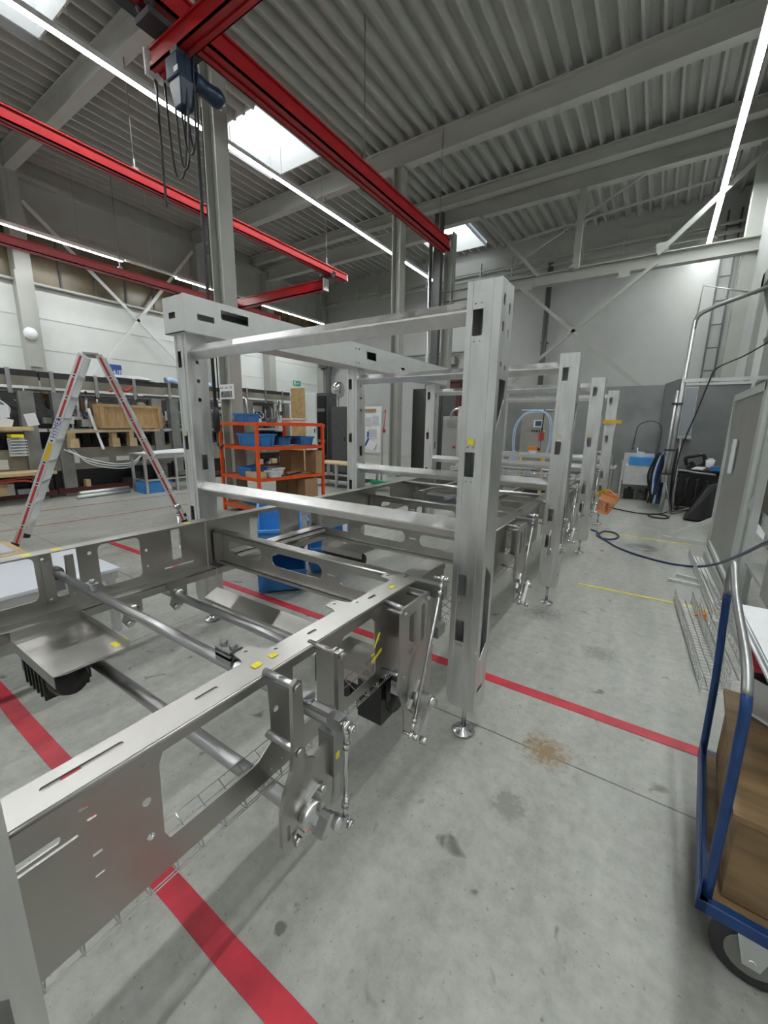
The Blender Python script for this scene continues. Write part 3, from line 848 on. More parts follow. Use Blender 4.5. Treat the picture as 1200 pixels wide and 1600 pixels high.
def rod_end(b, p, q, r=.017):
    p = Vector(p); q = Vector(q); d = (q - p).normalized()
    b.lathe([(.006, -.009), (r, -.008), (r, .008), (.006, .009)], p, 16, 'x')
    b.cyl(p + d * r * .8, p + d * .05, .0075, 8, r1=.0095); b.hexnut(p + d * .05, p + d * .066, .012)
    b.hexnut(p + Vector((.014, 0, 0)), p + Vector((.026, 0, 0)), .013); b.cyl(p - Vector((.04, 0, 0)), p + Vector((.03, 0, 0)), .006, 8)
def lever_unit_a():
    X = -.685; t = .012
    pl = [(.600, .485), (.765, .50), (.775, .53), (.772, .58), (.790, .62), (.795, .745), (.77, .745), (.765, .72), (.735, .712), (.70, .70), (.672, .72), (.662, .745), (.655, .965), (.64, .975), (.622, .965), (.620, .78), (.612, .72), (.585, .67), (.572, .62), (.570, .52), (.58, .495)]
    b = MB(); b.plate(pl, [rr(.585, .597, .525, .575, .005)], (X, 0, 0), (0, 1, 0), (0, 0, 1), t)
    p = mk('lever_plate', b, 'steel', F)
    for yy, zz in ((.636, .955), (.636, .765)):
        b = MB(); b.cyl((NX, yy, zz), (X + t, yy, zz), .011, 12); b.hexnut((X + t, yy, zz), (X + t + .01, yy, zz), .012)
        mk('standoff', b, 'tube', p)
    b = MB(); b.box(X - .03, X + .028, .755, .80, .595, .735); mk('guide_block', b, 'cast', p)
    b = MB(); b.box(X - .015, X + .01, .772, .79, .735, .80); b.box(X, X + .012, .765, .80, .48, .60); mk('guide_bar', b, 'tube', p)
    b = MB()
    b.plate([(.60, .515), (.625, .50), (.66, .495), (.72, .59), (.718, .61), (.70, .615), (.655, .60), (.60, .54)], [], (X + t, 0, 0), (0, 1, 0), (0, 0, 1), .012)
    b.lathe([(0, 0), (.040, 0), (.042, .02), (.036, .035), (.022, .035), (.022, .05), (0, .05)], (X + t, .66, .553), 20, 'x')
    for (yy, zz, r_) in ((.61, .515, .013), (.708, .60, .011)): mk('bolt', MB().hexnut((X + .024, yy, zz), (X + .035, yy, zz), r_), 'shiny', p)
    mk('bearing', b, 'shiny', p)
    b = MB(); u = Vector((0, .62, -.5)).normalized(); v = Vector((0, .5, .62)).normalized()
    b.obox((X + .075, .683, .532), (1, 0, 0), u, v, .03, .10, .04); b.obox((X + .075, .655, .56), (1, 0, 0), u, v, .034, .018, .062); b.cyl((X + .05, .70, .525), (X + .105, .70, .525), .018, 14)
    mk('crank', b, 'shiny', p)
    b = MB(); q0 = (-.60, .735, .50); q1 = (-.60, .745, .80)
    b.cyl((-.60, .7365, .545), (-.60, .7435, .755), .0075, 12); rod_end(b, q0, q1); rod_end(b, q1, q0)
    mk('push_rod', b, 'shiny', p)
    b = MB(); b.box(X + .028, X + .029, .765, .78, .65, .67); b.box(X + .0425, X + .0435, .65, .672, .572, .587); mk('label_tape', b, 'yellow', p)
    return p
def upper_strap(dy=0):
    b = MB(); b.box(-.70, -.685, .81 + dy, .838 + dy, .70, .955); b.cyl((NX - .02, .824 + dy, .945), (-.67, .824 + dy, .945), .010, 12); b.lathe([(.011, 0), (.018, 0), (.018, .008), (.011, .008)], (-.71, .824 + dy, .945), 14, 'x'); b.hexnut((-.685, .824 + dy, .945), (-.674, .824 + dy, .945), .012)
    return mk('hanger_strap', b, 'steel', F)
LA = lever_unit_a(); us = upper_strap()
def lever_unit_b():
    X = -.70; t = .010
    pl = [(1.22, .42), (1.30, .42), (1.42, .47), (1.44, .55), (1.44, .66), (1.42, .72), (1.40, .93), (1.385, .945), (1.19, .945), (1.175, .93), (1.175, .72), (1.165, .62), (1.20, .55), (1.215, .50)]
    b = MB(); b.plate(pl, [rr(1.235, 1.29, .74, .90, .012), rr(1.33, 1.36, .75, .91, .01), [(1.34, .50), (1.37, .52), (1.39, .60), (1.34, .56)]], (X, 0, 0), (0, 1, 0), (0, 0, 1), t)
    p = mk('lever_plate', b, 'steel', F)
    b = MB(); b.tube([(X + .005, 1.19, .945), (X - .03, 1.19, .95), (NX + .01, 1.21, .94)], .01, 8); mk('hook_bar', b, 'tube', p)
    for yy in (1.385,): mk('side_web', MB().box(NX, X + .01, yy, yy + .01, .70, .94), 'steel', p)
    for yy, zz in ((1.20, .92), (1.38, .92), (1.20, .66), (1.42, .69)): mk('standoff', MB().cyl((NX, yy, zz), (X + .02, yy, zz), .008, 10), 'tube', p)
    b = MB(); b.plate([(1.24, .50), (1.28, .45), (1.36, .53), (1.32, .585)], [], (X + t, 0, 0), (0, 1, 0), (0, 0, 1), .012)
    b.lathe([(0, 0), (.036, 0), (.036, .03), (.02, .034), (.02, .05), (0, .05)], (X + t, 1.30, .516), 18, 'x'); mk('bearing', b, 'cast', p)
    b = MB(); b.bar((-.63, 1.33, .535), (-.63, 1.225, .395), .018, .038); b.cyl((-.66, 1.31, .515), (-.60, 1.31, .515), .018, 12); b.hexnut((-.62, 1.228, .40), (-.595, 1.228, .40), .015); b.hexnut((-.67, 1.228, .40), (-.65, 1.228, .40), .015); mk('crank', b, 'shiny', p)
    b = MB(); q0 = (-.655, 1.215, .41); q1 = (-.66, 1.45, .985)
    d = (Vector(q1) - Vector(q0)).normalized()
    b.cyl(Vector(q0) + d * .05, Vector(q1) - d * .05, .0075, 12); rod_end(b, q0, q1, .015); rod_end(b, q1, q0, .015); mk('push_rod', b, 'shiny', p)
    b = MB(); b.box(NX, -.65, 1.44, 1.475, .90, .955); mk('arm_bracket', b, 'cast', p); mk('lower_bracket', MB().box(NX, -.68, 1.47, 1.54, .70, .75), 'cast', p)
    for k in range(5): mk('bolt', MB().cyl((NX, 1.5 + .03 * (k % 2), .66 + .06 * k), (NX + .03, 1.5 + .03 * (k % 2), .66 + .06 * k), .01, 8), 'shiny', p)
    return p
LB = lever_unit_b()
for d in (1.50, 3.4, 5.3): dup_part(LB, (0, d, 0))
for d in (3.1, 5.0): dup_part(LA, (0, d, 0)); 
# far-side lever plates
for yy in (1.02, 1.30):
    b = MB(); b.plate([(yy - .06, .62), (yy + .07, .62), (yy + .07, .5), (yy + .03, .44), (yy - .02, .42), (yy - .05, .47), (yy - .03, .52)], [], (-2.44, 0, 0), (0, 1, 0), (0, 0, 1), .01)
    q = mk('lever_plate', b, 'steel', F)
    mk('bearing', MB().lathe([(0, 0), (.03, 0), (.03, .03), (0, .03)], (-2.43, yy + .01, .53), 14, 'x'), 'shiny', q); mk('bolt', MB().hexnut((-2.43, yy - .015, .45), (-2.40, yy - .015, .45), .018), 'shiny', q)
b = MB(); rod_end(b, (-2.78, 1.55, 1.01), (-2.78, 1.55, .8), .02); b.cyl((-2.78, 1.55, .95), (-2.78, 1.55, .70), .009, 8); b.bar((-2.78, 1.55, .72), (-2.55, 1.55, .72), .03, .03); mk('push_rod', b, 'shiny', F)

# flat plates bolted outside the near rail beside the second front post
b = MB(); b.plate(rr(1.02, 1.16, .62, .92), [circ(1.04, .89, .004, 6)], (NX + .004, 0, 0), (0, 1, 0), (0, 0, 1), .003) if False else None
def stick(pts, p=F):
    for c, u, v, n, su, sv in pts: mk('label_tape', MB().obox(c, u, v, n, su, sv, .0012), 'yellow', p)
ex, ey, ez = (1, 0, 0), (0, 1, 0), (0, 0, 1)
stick([((-.838, .648, .951), ey, ex, ez, .028, .022), ((-.838, .706, .951), ey, ex, ez, .024, .02), ((-.83, 1.33, .951), ey, ex, ez, .03, .02)], F)
stick([((NX + .001, 1.165, .735), (0, .9, .35), (0, -.35, .9), ex, .07, .012), ((NX + .001, 1.165, .80), (0, .6, .8), (0, -.8, .6), ex, .06, .01)], F)
stick([((NX + .001, 2.42, .84), (0, 1, .1), (0, -.1, 1), ex, .06, .012), ((NX + .001, 2.42, .81), (0, 1, .1), (0, -.1, 1), ex, .06, .012)], F)
stick([((-2.50, .62, .951), ey, ex, ez, .04, .03), ((-2.50, .74, .951), ey, ex, ez, .04, .03), ((-2.50, 1.45, .951), ey, ex, ez, .04, .03)], F)

# motor trays
def motor_tray(x0, x1, y0, y1, z, label=None):
    b = MB(); t = .003
    b.box(x0, x1, y0, y1, z, z + t); b.box(x0, x1, y0 - t, y0, z - .05, z + t); b.box(x0, x0 + t, y0, y1, z - .06, z + .04)
    b.hexa([(x1, y0, z), (x1 + .07, y0 + .02, z + .03), (x1 + .07, y1, z + .03), (x1, y1, z)], [(x1, y0, z + t), (x1 + .07, y0 + .02, z + .033), (x1 + .07, y1, z + .033), (x1, y1, z + t)])
    b.box(x0, x1, y1 - t, y1, z, z + .035);
    p = mk('motor_tray', b, 'steel', F)
    b = MB(); ym = (y0 + y1) / 2; b.lathe([(0, -.17), (.07, -.17), (.075, -.15), (.075, .12), (.055, .17), (0, .17)], ((x0 + x1) / 2 + .02, y0 + .08, z - .09), 16, 'x')
    b.box((x0 + x1) / 2 - .2, (x0 + x1) / 2 + .12, y0 + .01, y0 + .17, z - .14, z - .002)
    for k in range(6): b.box((x0 + x1) / 2 - .13 + .045 * k, (x0 + x1) / 2 - .12 + .045 * k, y0 - .002, y0 + .165, z - .17, z - .01)
    mk('motor', b, 'black', p, 'black drive motor'); 
    mk('label_tape', MB().box(x1 - .10, x1 - .04, y1 - .045, y1 - .02, z + t, z + t + .001), 'yellow', p)
    return p
motor_tray(-2.41, -1.90, .49, .78, .585)
motor_tray(-2.50, -2.03, 2.74, 3.07, .49)
p = motor_tray(-1.12, -.87, 1.24, 1.42, .56)
b = MB(); b.box(-.93, -.81, 1.23, 1.33, .37, .545); b.lathe([(0, 0), (.072, 0), (.072, .1), (0, .1)], (-.90, 1.35, .445), 16, 'x'); b.box(-.80, -.795, 1.25, 1.28, .47, .56); mk('motor', b, 'black', p, 'black drive motor')
# wire basket tray slung under the near rail
b = MB()
for (xx, zz) in ((-.800, .578), (-.812, .572), (-.86, .572), (-.91, .575), (-.925, .60)):
    b.tube([(xx, -.25, zz), (xx, 3.6, zz)], .0018, 5)
y = -.2
while y < 3.5:
    b.tube([(-.806, y - .004, .622), (-.800, y, .578), (-.815, y, .572), (-.87, y, .572), (-.925, y, .60)], .0018, 5)
    b.tube([(-.83, y + .01, .615), (-.81, y + .002, .574)], .0018, 5)
    y += .0635
mk('wire_cable_tray', b, 'shiny', F)

# ================================================================== STEPLADDER
t = thing('step_ladder', 'tall aluminium double-sided stepladder with red striped rails', 'ladder', (-6.5, 2.5, 0))
wv = Vector((-.43, .240, 0)).normalized() * .50
A0 = Vector((-6.66, 1.56, 0)); B0 = Vector((-6.20, 3.56, 0))
TP = Vector((-6.16, 2.40, 2.42)); TQ = Vector((-6.09, 2.56, 2.42))
for (foot, top, sgn) in ((A0, TP, 1), (B0, TQ, -1)):
    d = (top - foot).normalized()
    out = d.cross(wv).normalized()
    for k in (0, 1):
        o = foot + wv * k * 1.0
        tp = top + wv * k * .85
        dd = (tp - o).normalized(); n2 = dd.cross(wv).normalized(); wn_ = wv.normalized()
        b = MB()
        b.obox((o + tp) / 2 , dd, n2, wn_, (tp - o).length, .075, .024)
        s_ = mk('stile', b, 'alu', t)
        if k == 0:
            L = (tp - o).length
            for q in range(9):
                if sgn == 1 and q in (4, 5): continue
                a = L * (q + .08) / 9; c = L * (q + .90) / 9
                mk('red_stripe', MB().obox(o + dd * (a + c) / 2 - wn_ * .0125, dd, n2, wn_, c - a, .026, .002), 'signred', s_)
            b = MB()
            for q in range(1, 9): b.obox(o + dd * L * (q - .01) / 9 - wn_ * .0135, dd, n2, wn_, .022, .022, .004)
            mk('rivet', b, 'black', s_)
            if sgn == 1:
                a = L * 4.08 / 9; c = L * 4.88 / 9
                mk('warning_label', MB().obox(o + dd * (a + c) / 2 - wn_ * .0125, dd, n2, wn_, c - a, .05, .002), 'yplastic', s_)
                e1 = L * 5.12 / 9
                text_mesh('lettering', 'HYMER', .085, o + dd * e1 - wn_ * .014 + n2 * (-.03 if n2.y < 0 else .03), dd, -n2 if n2.y > 0 else n2, 'purple', s_, .001)
        b = MB(); b.obox(o + Vector((0, 0, .03)), wn_, n2, dd, .04, .085, .06); mk('rubber_foot', b, 'black', s_)
    for q in range(1, 9):
        f_ = q / 9
        c = foot.lerp(top, f_) + wv * .5
        inn = Vector((0, -sgn, 0))
        b = MB(); b.obox(c, wv.normalized(), Vector((.2, .98, 0)), ez, wv.length * .93, .085, .026); mk('step', b, 'alu', t)
b = MB(); b.obox((TP + TQ) / 2 + wv * .42 + Vector((0, 0, .015)), wv.normalized(), Vector((.4, .9, 0)), ez, .42, .16, .02); mk('top_hinge', b, 'cast', t)
b = MB(); b.box(-6.5, -5.75, 1.05, 1.4, 0, .09); b.box(-6.5, -5.75, 1.05, 1.45, .12, .14); b.box(-6.5, -5.75, 1.05, 1.12, .09, .12); b.box(-6.5, -5.75, 1.3, 1.4, .09, .12)
solo('pallet', b, 'palewood', 'small wooden pallet at the left edge of the photo beside the ladder foot', 'pallet')
b = MB(); b.box(-6.5, -5.85, 1.08, 1.36, .142, .16); solo('flat_sheet', b, 'ivory', 'white sheet lying on the small wooden pallet', 'sheet')

# low white table at the left
t = thing('work_table', 'low white-topped table with steel legs behind the far side rail', 'table', (-3.8, .7, 0))
b = MB(); b.box(-4.25, -3.32, -.4, 1.36, .475, .50); mk('tabletop', b, 'ivory', t, bevel=.003)
b = MB(); b.box(-4.25, -3.32, 1.30, 1.34, .42, .475); b.box(-3.36, -3.33, -.4, 1.34, .42, .475); mk('apron', b, 'alu', t)
for (xx, yy) in ((-3.36, 1.30), (-4.2, 1.30), (-3.36, -.35), (-4.2, -.35), (-3.36, .45)): mk('leg', MB().box(xx - .025, xx + .025, yy - .025, yy + .025, 0, .475), 'alu', t)

# ================================================================== ORANGE SHELF
SA, SB, SCc = Vector((-5.45, 4.47, 0)), Vector((-6.60, 4.60, 0)), Vector((-5.27, 5.85, 0))
SU = (SB - SA); SV = (SCc - SA)
def sp(a, b_, z): return SA + SU * a + SV * b_ + Vector((0, 0, z))
t = thing('storage_rack', 'orange steel rack with three shelves holding blue crates', 'rack', tuple(sp(.5, .5, 0)))
su, sv = SU.normalized(), SV.normalized()
for a in (0, 1):
    for c in (0, 1): mk('upright', MB().obox(sp(a, c, .80), su, sv, ez, .05, .05, 1.6), 'orange', t, bevel=.004)
for z in (1.585, 1.185, .66, .13):
    b = MB()
    for a in (0, 1): b.bar(sp(a, 0, z), sp(a, 1, z), .03, .055)
    for c in (0, 1): b.bar(sp(0, c, z), sp(1, c, z), .03, .055)
    f_ = mk('shelf_frame', b, 'orange', t)
    if z < 1.5: mk('shelf_board', MB().obox(sp(.5, .5, z - .005), su, sv, ez, SU.length - .04, SV.length - .04, .02), 'card' if z != 1.185 else 'orange', f_)
mk('shelf_board', MB().obox(sp(.5, .5, 1.565), su, sv, ez, SU.length - .04, SV.length - .04, .016), 'orange', t)
def crate(name, c, u, L, Wd, Hh, m, label, cat='crate', group=None, taper=.9):
    """open plastic stacking crate with rim and ribs"""
    u = Vector(u).normalized(); v = ez_.cross(u)
    c = Vector(c)
    q = lambda a, b_, z: c + u * a + v * b_ + Vector((0, 0, z))
    b = MB()
    l, w_ = L / 2, Wd / 2
    k = taper
    O = [q(-l * k, -w_ * k, 0), q(l * k, -w_ * k, 0), q(l * k, w_ * k, 0), q(-l * k, w_ * k, 0)]
    Tt = [q(-l, -w_, Hh), q(l, -w_, Hh), q(l, w_, Hh), q(-l, w_, Hh)]
    i_ = .012
    Oi = [q((-l + i_) * k, (-w_ + i_) * k, i_), q((l - i_) * k, (-w_ + i_) * k, i_), q((l - i_) * k, (w_ - i_) * k, i_), q((-l + i_) * k, (w_ - i_) * k, i_)]
    Ti = [q(-l + i_, -w_ + i_, Hh), q(l - i_, -w_ + i_, Hh), q(l - i_, w_ - i_, Hh), q(-l + i_, w_ - i_, Hh)]
    b.add(O + Tt + Oi + Ti, [(3, 2, 1, 0), (0, 1, 5, 4), (1, 2, 6, 5), (2, 3, 7, 6), (3, 0, 4, 7), (8, 9, 10, 11), (9, 8, 12, 13), (10, 9, 13, 14), (11, 10, 14, 15), (8, 11, 15, 12), (4, 5, 13, 12), (5, 6, 14, 13), (6, 7, 15, 14), (7, 4, 12, 15)])
    for s in (-1, 1):
        b.obox(q(0, s * (w_ + .006), Hh - .015), u, v, ez_, L + .03, .016, .03)
        b.obox(q(s * (l + .006), 0, Hh - .015), u, v, ez_, .016, Wd + .03, .03)
        for e in (-.7, .7): b.obox(q(e * l, s * w_ * .965, Hh * .5), u, v, ez_, .016, .014, Hh * .9)
        for e in (-.6, .6): b.obox(q(s * l * .965, e * w_, Hh * .5), u, v, ez_, .014, .016, Hh * .9)
    return solo(name, b, m, label, cat, group, loc=tuple(c))
ez_ = Vector((0, 0, 1))
def onshelf(a, c, z): return tuple(sp(a, c, z))
crate('storage_crate', onshelf(.72, .25, 1.615), su, .40, .28, .15, 'blue', 'blue crate alone on the top shelf, left end')
crate('storage_crate', onshelf(.28, .14, 1.215), su, .62, .34, .21, 'blue', 'largest blue crate on the second shelf, behind the middle upright')
crate('storage_crate', onshelf(.35, .52, 1.215), su, .34, .26, .14, 'blue', 'blue crate in the middle of the second shelf')
crate('storage_crate', onshelf(.32, .83, 1.215), su, .44, .30, .15, 'blue', 'blue crate at the right end of the second shelf')
crate('storage_crate', onshelf(.48, .16, .69), su, .44, .3, .15, 'blue', 'blue crate on the third shelf behind the pale cardboard box')
crate('storage_crate', onshelf(.55, .28, .16), su, .6, .4, .16, 'blue', 'blue crate on the bottom shelf of the orange rack')
crate('parts_box', onshelf(.45, .83, 1.615), su, .30, .36, .085, 'clearbox', 'translucent small-parts box on the top shelf, right end', 'box')
b = MB(); b.obox(onshelf(.22, .08, .73), su, sv, ez, .36, .18, .10); solo('cardboard_box', b, 'palewood', 'pale cardboard box on the third shelf behind the middle upright', 'box')
crate('parts_box', onshelf(.06, .24, .69), su, .2, .2, .11, 'clearbox', 'translucent square tub on the third shelf right of the middle upright', 'box')
crate('parts_box', onshelf(.35, .38, .69), su, .4, .26, .13, 'clearbox', 'translucent tub with small parts in the middle of the third shelf', 'box')
b = MB(); b.obox(onshelf(.3, .72, .71), (Vector(sv) + Vector(su) * .5), su, ez, .7, .10, .03); solo('cardboard_tube', b, 'card', 'long flat brown cardboard strip lying on the third shelf', 'packaging')
for k, (a, c, w_, h_, d_, lb) in enumerate(((.5, .8, .36, .40, .3, 'brown cardboard box standing behind the third shelf, left one'), (.12, .93, .3, .42, .16, 'brown cardboard box at the right upright between second and third shelf'))):
    b = MB(); c0 = Vector(onshelf(a, c, .69 + h_ / 2)); b.obox(c0, su, sv, ez, w_, d_, h_); b.obox(c0 + Vector((0, 0, h_ / 2 + .002)), su, sv, ez, .05, d_, .003)
    solo('cardboard_box', b, 'card', lb, 'box')
for k, (a, c, w_, h_, lb) in enumerate(((.60, .78, .36, .40, 'upright brown cardboard box on the bottom shelf, leftmost'), (.33, .78, .2, .42, 'upright brown cardboard box on the bottom shelf, middle one'), (.10, .80, .22, .44, 'upright brown cardboard box on the bottom shelf, rightmost'))):
    b = MB(); c0 = Vector(onshelf(a, c, .16 + h_ / 2)); b.obox(c0, su, sv, ez, w_, .3, h_); b.obox(c0 + Vector((0, 0, h_ / 2 + .002)), su, sv, ez, .05, .3, .003)
    solo('cardboard_box', b, 'card', lb, 'box')

# blue bin(s) below the frame
def pick_bin(c, u, L, Wd, Hh, label, m='blue'):
    u = Vector(u).normalized(); v = ez_.cross(u); c = Vector(c)
    q = lambda a, b_, z: c + u * a + v * b_ + Vector((0, 0, z))
    l, w_ = L / 2, Wd / 2; b = MB(); t_ = .006
    side = [(-l * .92, 0.02), (l * .95, .02), (l, Hh), (-l * .35, Hh), (-l * .8, Hh * .55), (-l * 1.0, Hh * .5)]
    for s in (-1, 1):
        b.plate(side, [], q(0, s * w_ + (t_ / 2), 0), u, ez_, t_)
        b.obox(q(l * .35, s * (w_ + .012), Hh - .015), u, v, ez_, L * .62, .02, .03)
        for e in (-.5, 0, .45): b.obox(q(e * l, s * (w_ + .006), Hh * .35), u, v, ez_, .012, .012, Hh * .6)
        for e in (-.75, .8): b.obox(q(e * l, s * w_ * .8, .012), u, v, ez_, .08, .05, .024)
    b.obox(q(0, 0, .024), u, v, ez_, L * .9, Wd, .008)
    b.hexa([q(l * .93, -w_, .02), q(l * .95, -w_, .02), q(l * .95, w_, .02), q(l * .93, w_, .02)], [q(l * .98, -w_, Hh), q(l, -w_, Hh), q(l, w_, Hh), q(l * .98, w_, Hh)])
    b.hexa([q(-l * .93, -w_, .02), q(-l * .90, -w_, .02), q(-l * .90, w_, .02), q(-l * .93, w_, .02)], [q(-l * 1.0, -w_, Hh * .5), q(-l * .97, -w_, Hh * .5), q(-l * .97, w_, Hh * .5), q(-l * 1.0, w_, Hh * .5)])
    b.obox(q(-l, 0, Hh * .5), u, v, ez_, .03, Wd + .02, .025)
    b.obox(q(l + .01, 0, Hh - .015), u, v, ez_, .03, Wd + .04, .03)
    b.obox(q(-l * .93, 0, Hh * .28), u, v, ez_, .012, Wd * .5, .06)
    return solo('storage_bin', b, m, label, 'bin', loc=tuple(c))
bu = (.35, -.60, 0)
pick_bin((-3.03, 2.72, .0), (-.75, .66, 0), .56, .44, .42, 'lower big blue open-front bin standing on the floor under the frame', 'blue')
pick_bin((-3.08, 2.76, .415), (-.75, .66, 0), .50, .40, .36, 'upper light blue open-front bin stacked on the other one', 'skyblue')
pick_bin((-3.00, 3.35, .0), (-.75, .66, 0), .46, .36, .56, 'blue bin on the floor just behind and right of the bin stack', 'blue')

# ================================================================== OLD MACHINES ALONG THE LEFT
def old_machine(loc, yl, label, seed, hts=2.55, rails=True):
    rnd = random.Random(seed)
    x, y, z = loc
    t = thing('packaging_machine', label, 'machine', loc)
    # top trunking with tabs
    b = MB(); b.box(x - .5, x + .02, y, y + yl, hts - .14, hts - .0); mk('top_trunking', b, 'dark', t)
    b = MB(); b.box(x + .02, x + .05, y, y + yl, hts - .30, hts - .12); b.box(x - .3, x + .05, y, y + yl, hts - .42, hts - .40); mk('cable_channel', b, 'oldbeige', t)
    k = y + .15
    while k < y + yl:
        mk('hanger_tab', MB().box(x + .05, x + .07, k, k + .07, hts - .45, hts + .02), 'tube', t); k += .80
    n = max(2, int(yl / 2.4) + 1)
    for i in range(n):
        yy = y + .12 + i * (yl - .5) / (n - 1)
        mk('upright', MB().box(x - .05, x + .12, yy, yy + .24, .0, hts - .4), 'midgrey', t)
    b = MB(); b.box(x + .03, x + .08, y, y + yl, .55, 1.02); mk('base_panel', b, 'oldbeige', t)
    b = MB(); b.box(x - .9, x + .02, y, y + yl, .12, .55); mk('base_frame', b, 'black', t)
    b = MB(); b.box(x - .1, x + .15, y, y + yl, .06, .17); mk('skid', b, 'brown', t)
    b = MB(); b.box(x - .5, x + .1, y, y + yl, 1.36, 1.42); mk('work_surface', b, 'alu', t)
    b = MB(); b.box(x - .95, x - .9, y, y + yl, .2, hts - .3); mk('back_panel', b, 'darkgrey', t)
    for i in range(int(yl * 2)):
        yy = y + .2 + i * .5; zz = rnd.uniform(.6, .8)
        mk('cover_plate', MB().box(x + .08, x + .095, yy, yy + rnd.uniform(.12, .38), zz, zz + rnd.uniform(.08, .2)), rnd.choice(['black', 'alu', 'darkgrey', 'white', 'beam']), t)
    for i in range(int(yl * 3)):
        yy = y + rnd.uniform(.1, yl - .3); xx = x + rnd.uniform(.05, .25)
        mk('loose_block', MB().box(xx - .08, xx + .08, yy, yy + rnd.uniform(.08, .3), .17, rnd.uniform(.24, .42)), rnd.choice(['dark', 'alu', 'midgrey', 'palewood', 'tube']), t)
    # guard rods, cylinders, motors
    for i in range(int(yl * 15)):
        yy = y + rnd.uniform(.1, yl - .2); xx = x - rnd.uniform(.0, .45); k = rnd.random()
        if k < .4:
            b = MB(); z0 = rnd.uniform(1.4, 1.8); b.cyl((xx, yy, z0), (xx, yy, min(hts - .3, z0 + rnd.uniform(.3, .7))), rnd.uniform(.02, .045), 8); mk('guide_rod', b, rnd.choice(['shiny', 'tube', 'alu']), t)
        elif k < .6:
            b = MB(); zz = rnd.uniform(1.5, 1.95); b.lathe([(0, -.09), (.11, -.09), (.14, -.04), (.14, .07), (.09, .11), (0, .11)], (xx, yy, zz), 14, 'x'); mk('motor', b, rnd.choice(['dark', 'midgrey', 'darkgrey']), t)
        elif k < .8:
            b = MB(); zz = rnd.uniform(1.42, 2.0); s = rnd.uniform(.06, .24); b.box(xx - .06, xx + .06, yy - s, yy + s, zz, zz + rnd.uniform(.06, .25)); b.box(xx + .06, xx + .075, yy - s * .6, yy + s * .6, zz + .02, zz + .05); mk('control_block', b, rnd.choice(['darkgrey', 'alu', 'beam', 'white', 'midgrey', 'card', 'alu', 'brown']), t)
        else:
            zz = rnd.uniform(1.5, 1.95); r = rnd.uniform(.10, .22)
            b = MB(); b.tube(smooth_path([(xx, yy, zz + r), (xx + .03, yy + r, zz), (xx, yy + .1, zz - r), (xx + .02, yy - r * .7, zz)], 5), .016, 6); mk('air_hose', b, rnd.choice(['black', 'hosepale', 'clearbox', 'paper']), t)
    for i in range(int(yl * 5)):
        yy = y + .1 + i * .2
        b = MB(); b.box(x - .35, x - .25, yy, yy + .11, 1.06, 1.30); b.cyl((x - .25, yy + .055, 1.18), (x - .18, yy + .055, 1.18), .035, 10); mk('gripper_unit', b, 'dark', t)
    return t
old_machine((-10.5, 0.2, 0), 3.05, 'old grey machine at the left edge with papers hung on its panel', 3)
old_machine((-10.55, 3.30, 0), 2.5, 'old grey machine carrying the pine crate, behind the ladder', 11)
old_machine((-11.0, 6.0, 0), 2.3, 'dark machine partly hidden by the left steel post, blue bundle on top', 5, 2.6)
old_machine((-11.9, 9.2, 0), 2.2, 'brown-topped machine seen above the orange rack', 8, 2.75)
b = MB(); b.box(-10.40, -10.15, 4.12, 5.45, 1.44, 1.95)
for zz in (1.44, 1.90): b.box(-10.14, -10.12, 4.10, 5.47, zz, zz + .06)
for k in range(9): b.box(-10.149, -10.145, 4.16 + k * .15, 4.163 + k * .15, 1.5, 1.9)
for yy in (4.14, 5.38): b.box(-10.16, -10.10, yy, yy + .07, 1.44, 1.96)
solo('wooden_crate', b, 'wood', 'long pine crate standing on the old machine behind the ladder', 'crate')
for k, (yy, lb) in enumerate(((3.55, 'leftmost pale timber bracket propping the machine shelf'), (4.35, 'middle pale timber bracket propping the machine shelf'), (4.72, 'pale timber bracket below the middle of the pine crate'))):
    b = MB(); b.box(-10.38, -10.2, yy, yy + .16, 1.03, 1.22); b.box(-10.38, -10.24, yy + .02, yy + .12, 1.22, 1.38)
    solo('timber_block', b, 'palewood', lb, 'timber')
b = MB(); b.bar((-10.2, 3.4, 1.36), (-10.15, 5.4, 1.40), .05, .05); solo('timber_plank', b, 'palewood', 'long pale plank lying along the machine under the pine crate', 'plank')
b = MB(); b.box(-10.43, -10.2, 1.2, 2.98, 1.39, 1.46); solo('timber_plank', b, 'palewood', 'pale board along the leftmost machine below the hanging papers', 'plank')
for k in range(3):
    pts = [(-10.3, 3.45 + .08 * k, 1.0), (-10.1, 3.8, .80 - .05 * k), (-10.05, 4.3, .66 - .05 * k), (-10.1, 4.7, .68 - .04 * k), (-10.3, 5.05, .90)]
    solo('white_cable', MB().tube(smooth_path(pts), .012, 6), 'paper', ('topmost white cable sagging in front of the machine base', 'middle white cable sagging in front of the machine base', 'lowest white cable sagging in front of the machine base')[k], 'cable')
b = MB(); b.tube(smooth_path([(-10.25, 3.98, 1.85), (-10.2, 4.03, 1.5), (-10.2, 4.1, 1.2), (-10.15, 4.13, .98)]), .028, 6); solo('packing_film', b, 'paper', 'twisted white film strip hanging down over the machine', 'packaging')
b = MB(); b.tube(smooth_path([(-10.18, 4.62, 1.92), (-10.12, 4.68, 1.65), (-10.12, 4.75, 1.42)]), .018, 6); solo('packing_strap', b, 'palewood', 'pale strap hanging across the pine crate', 'strap')
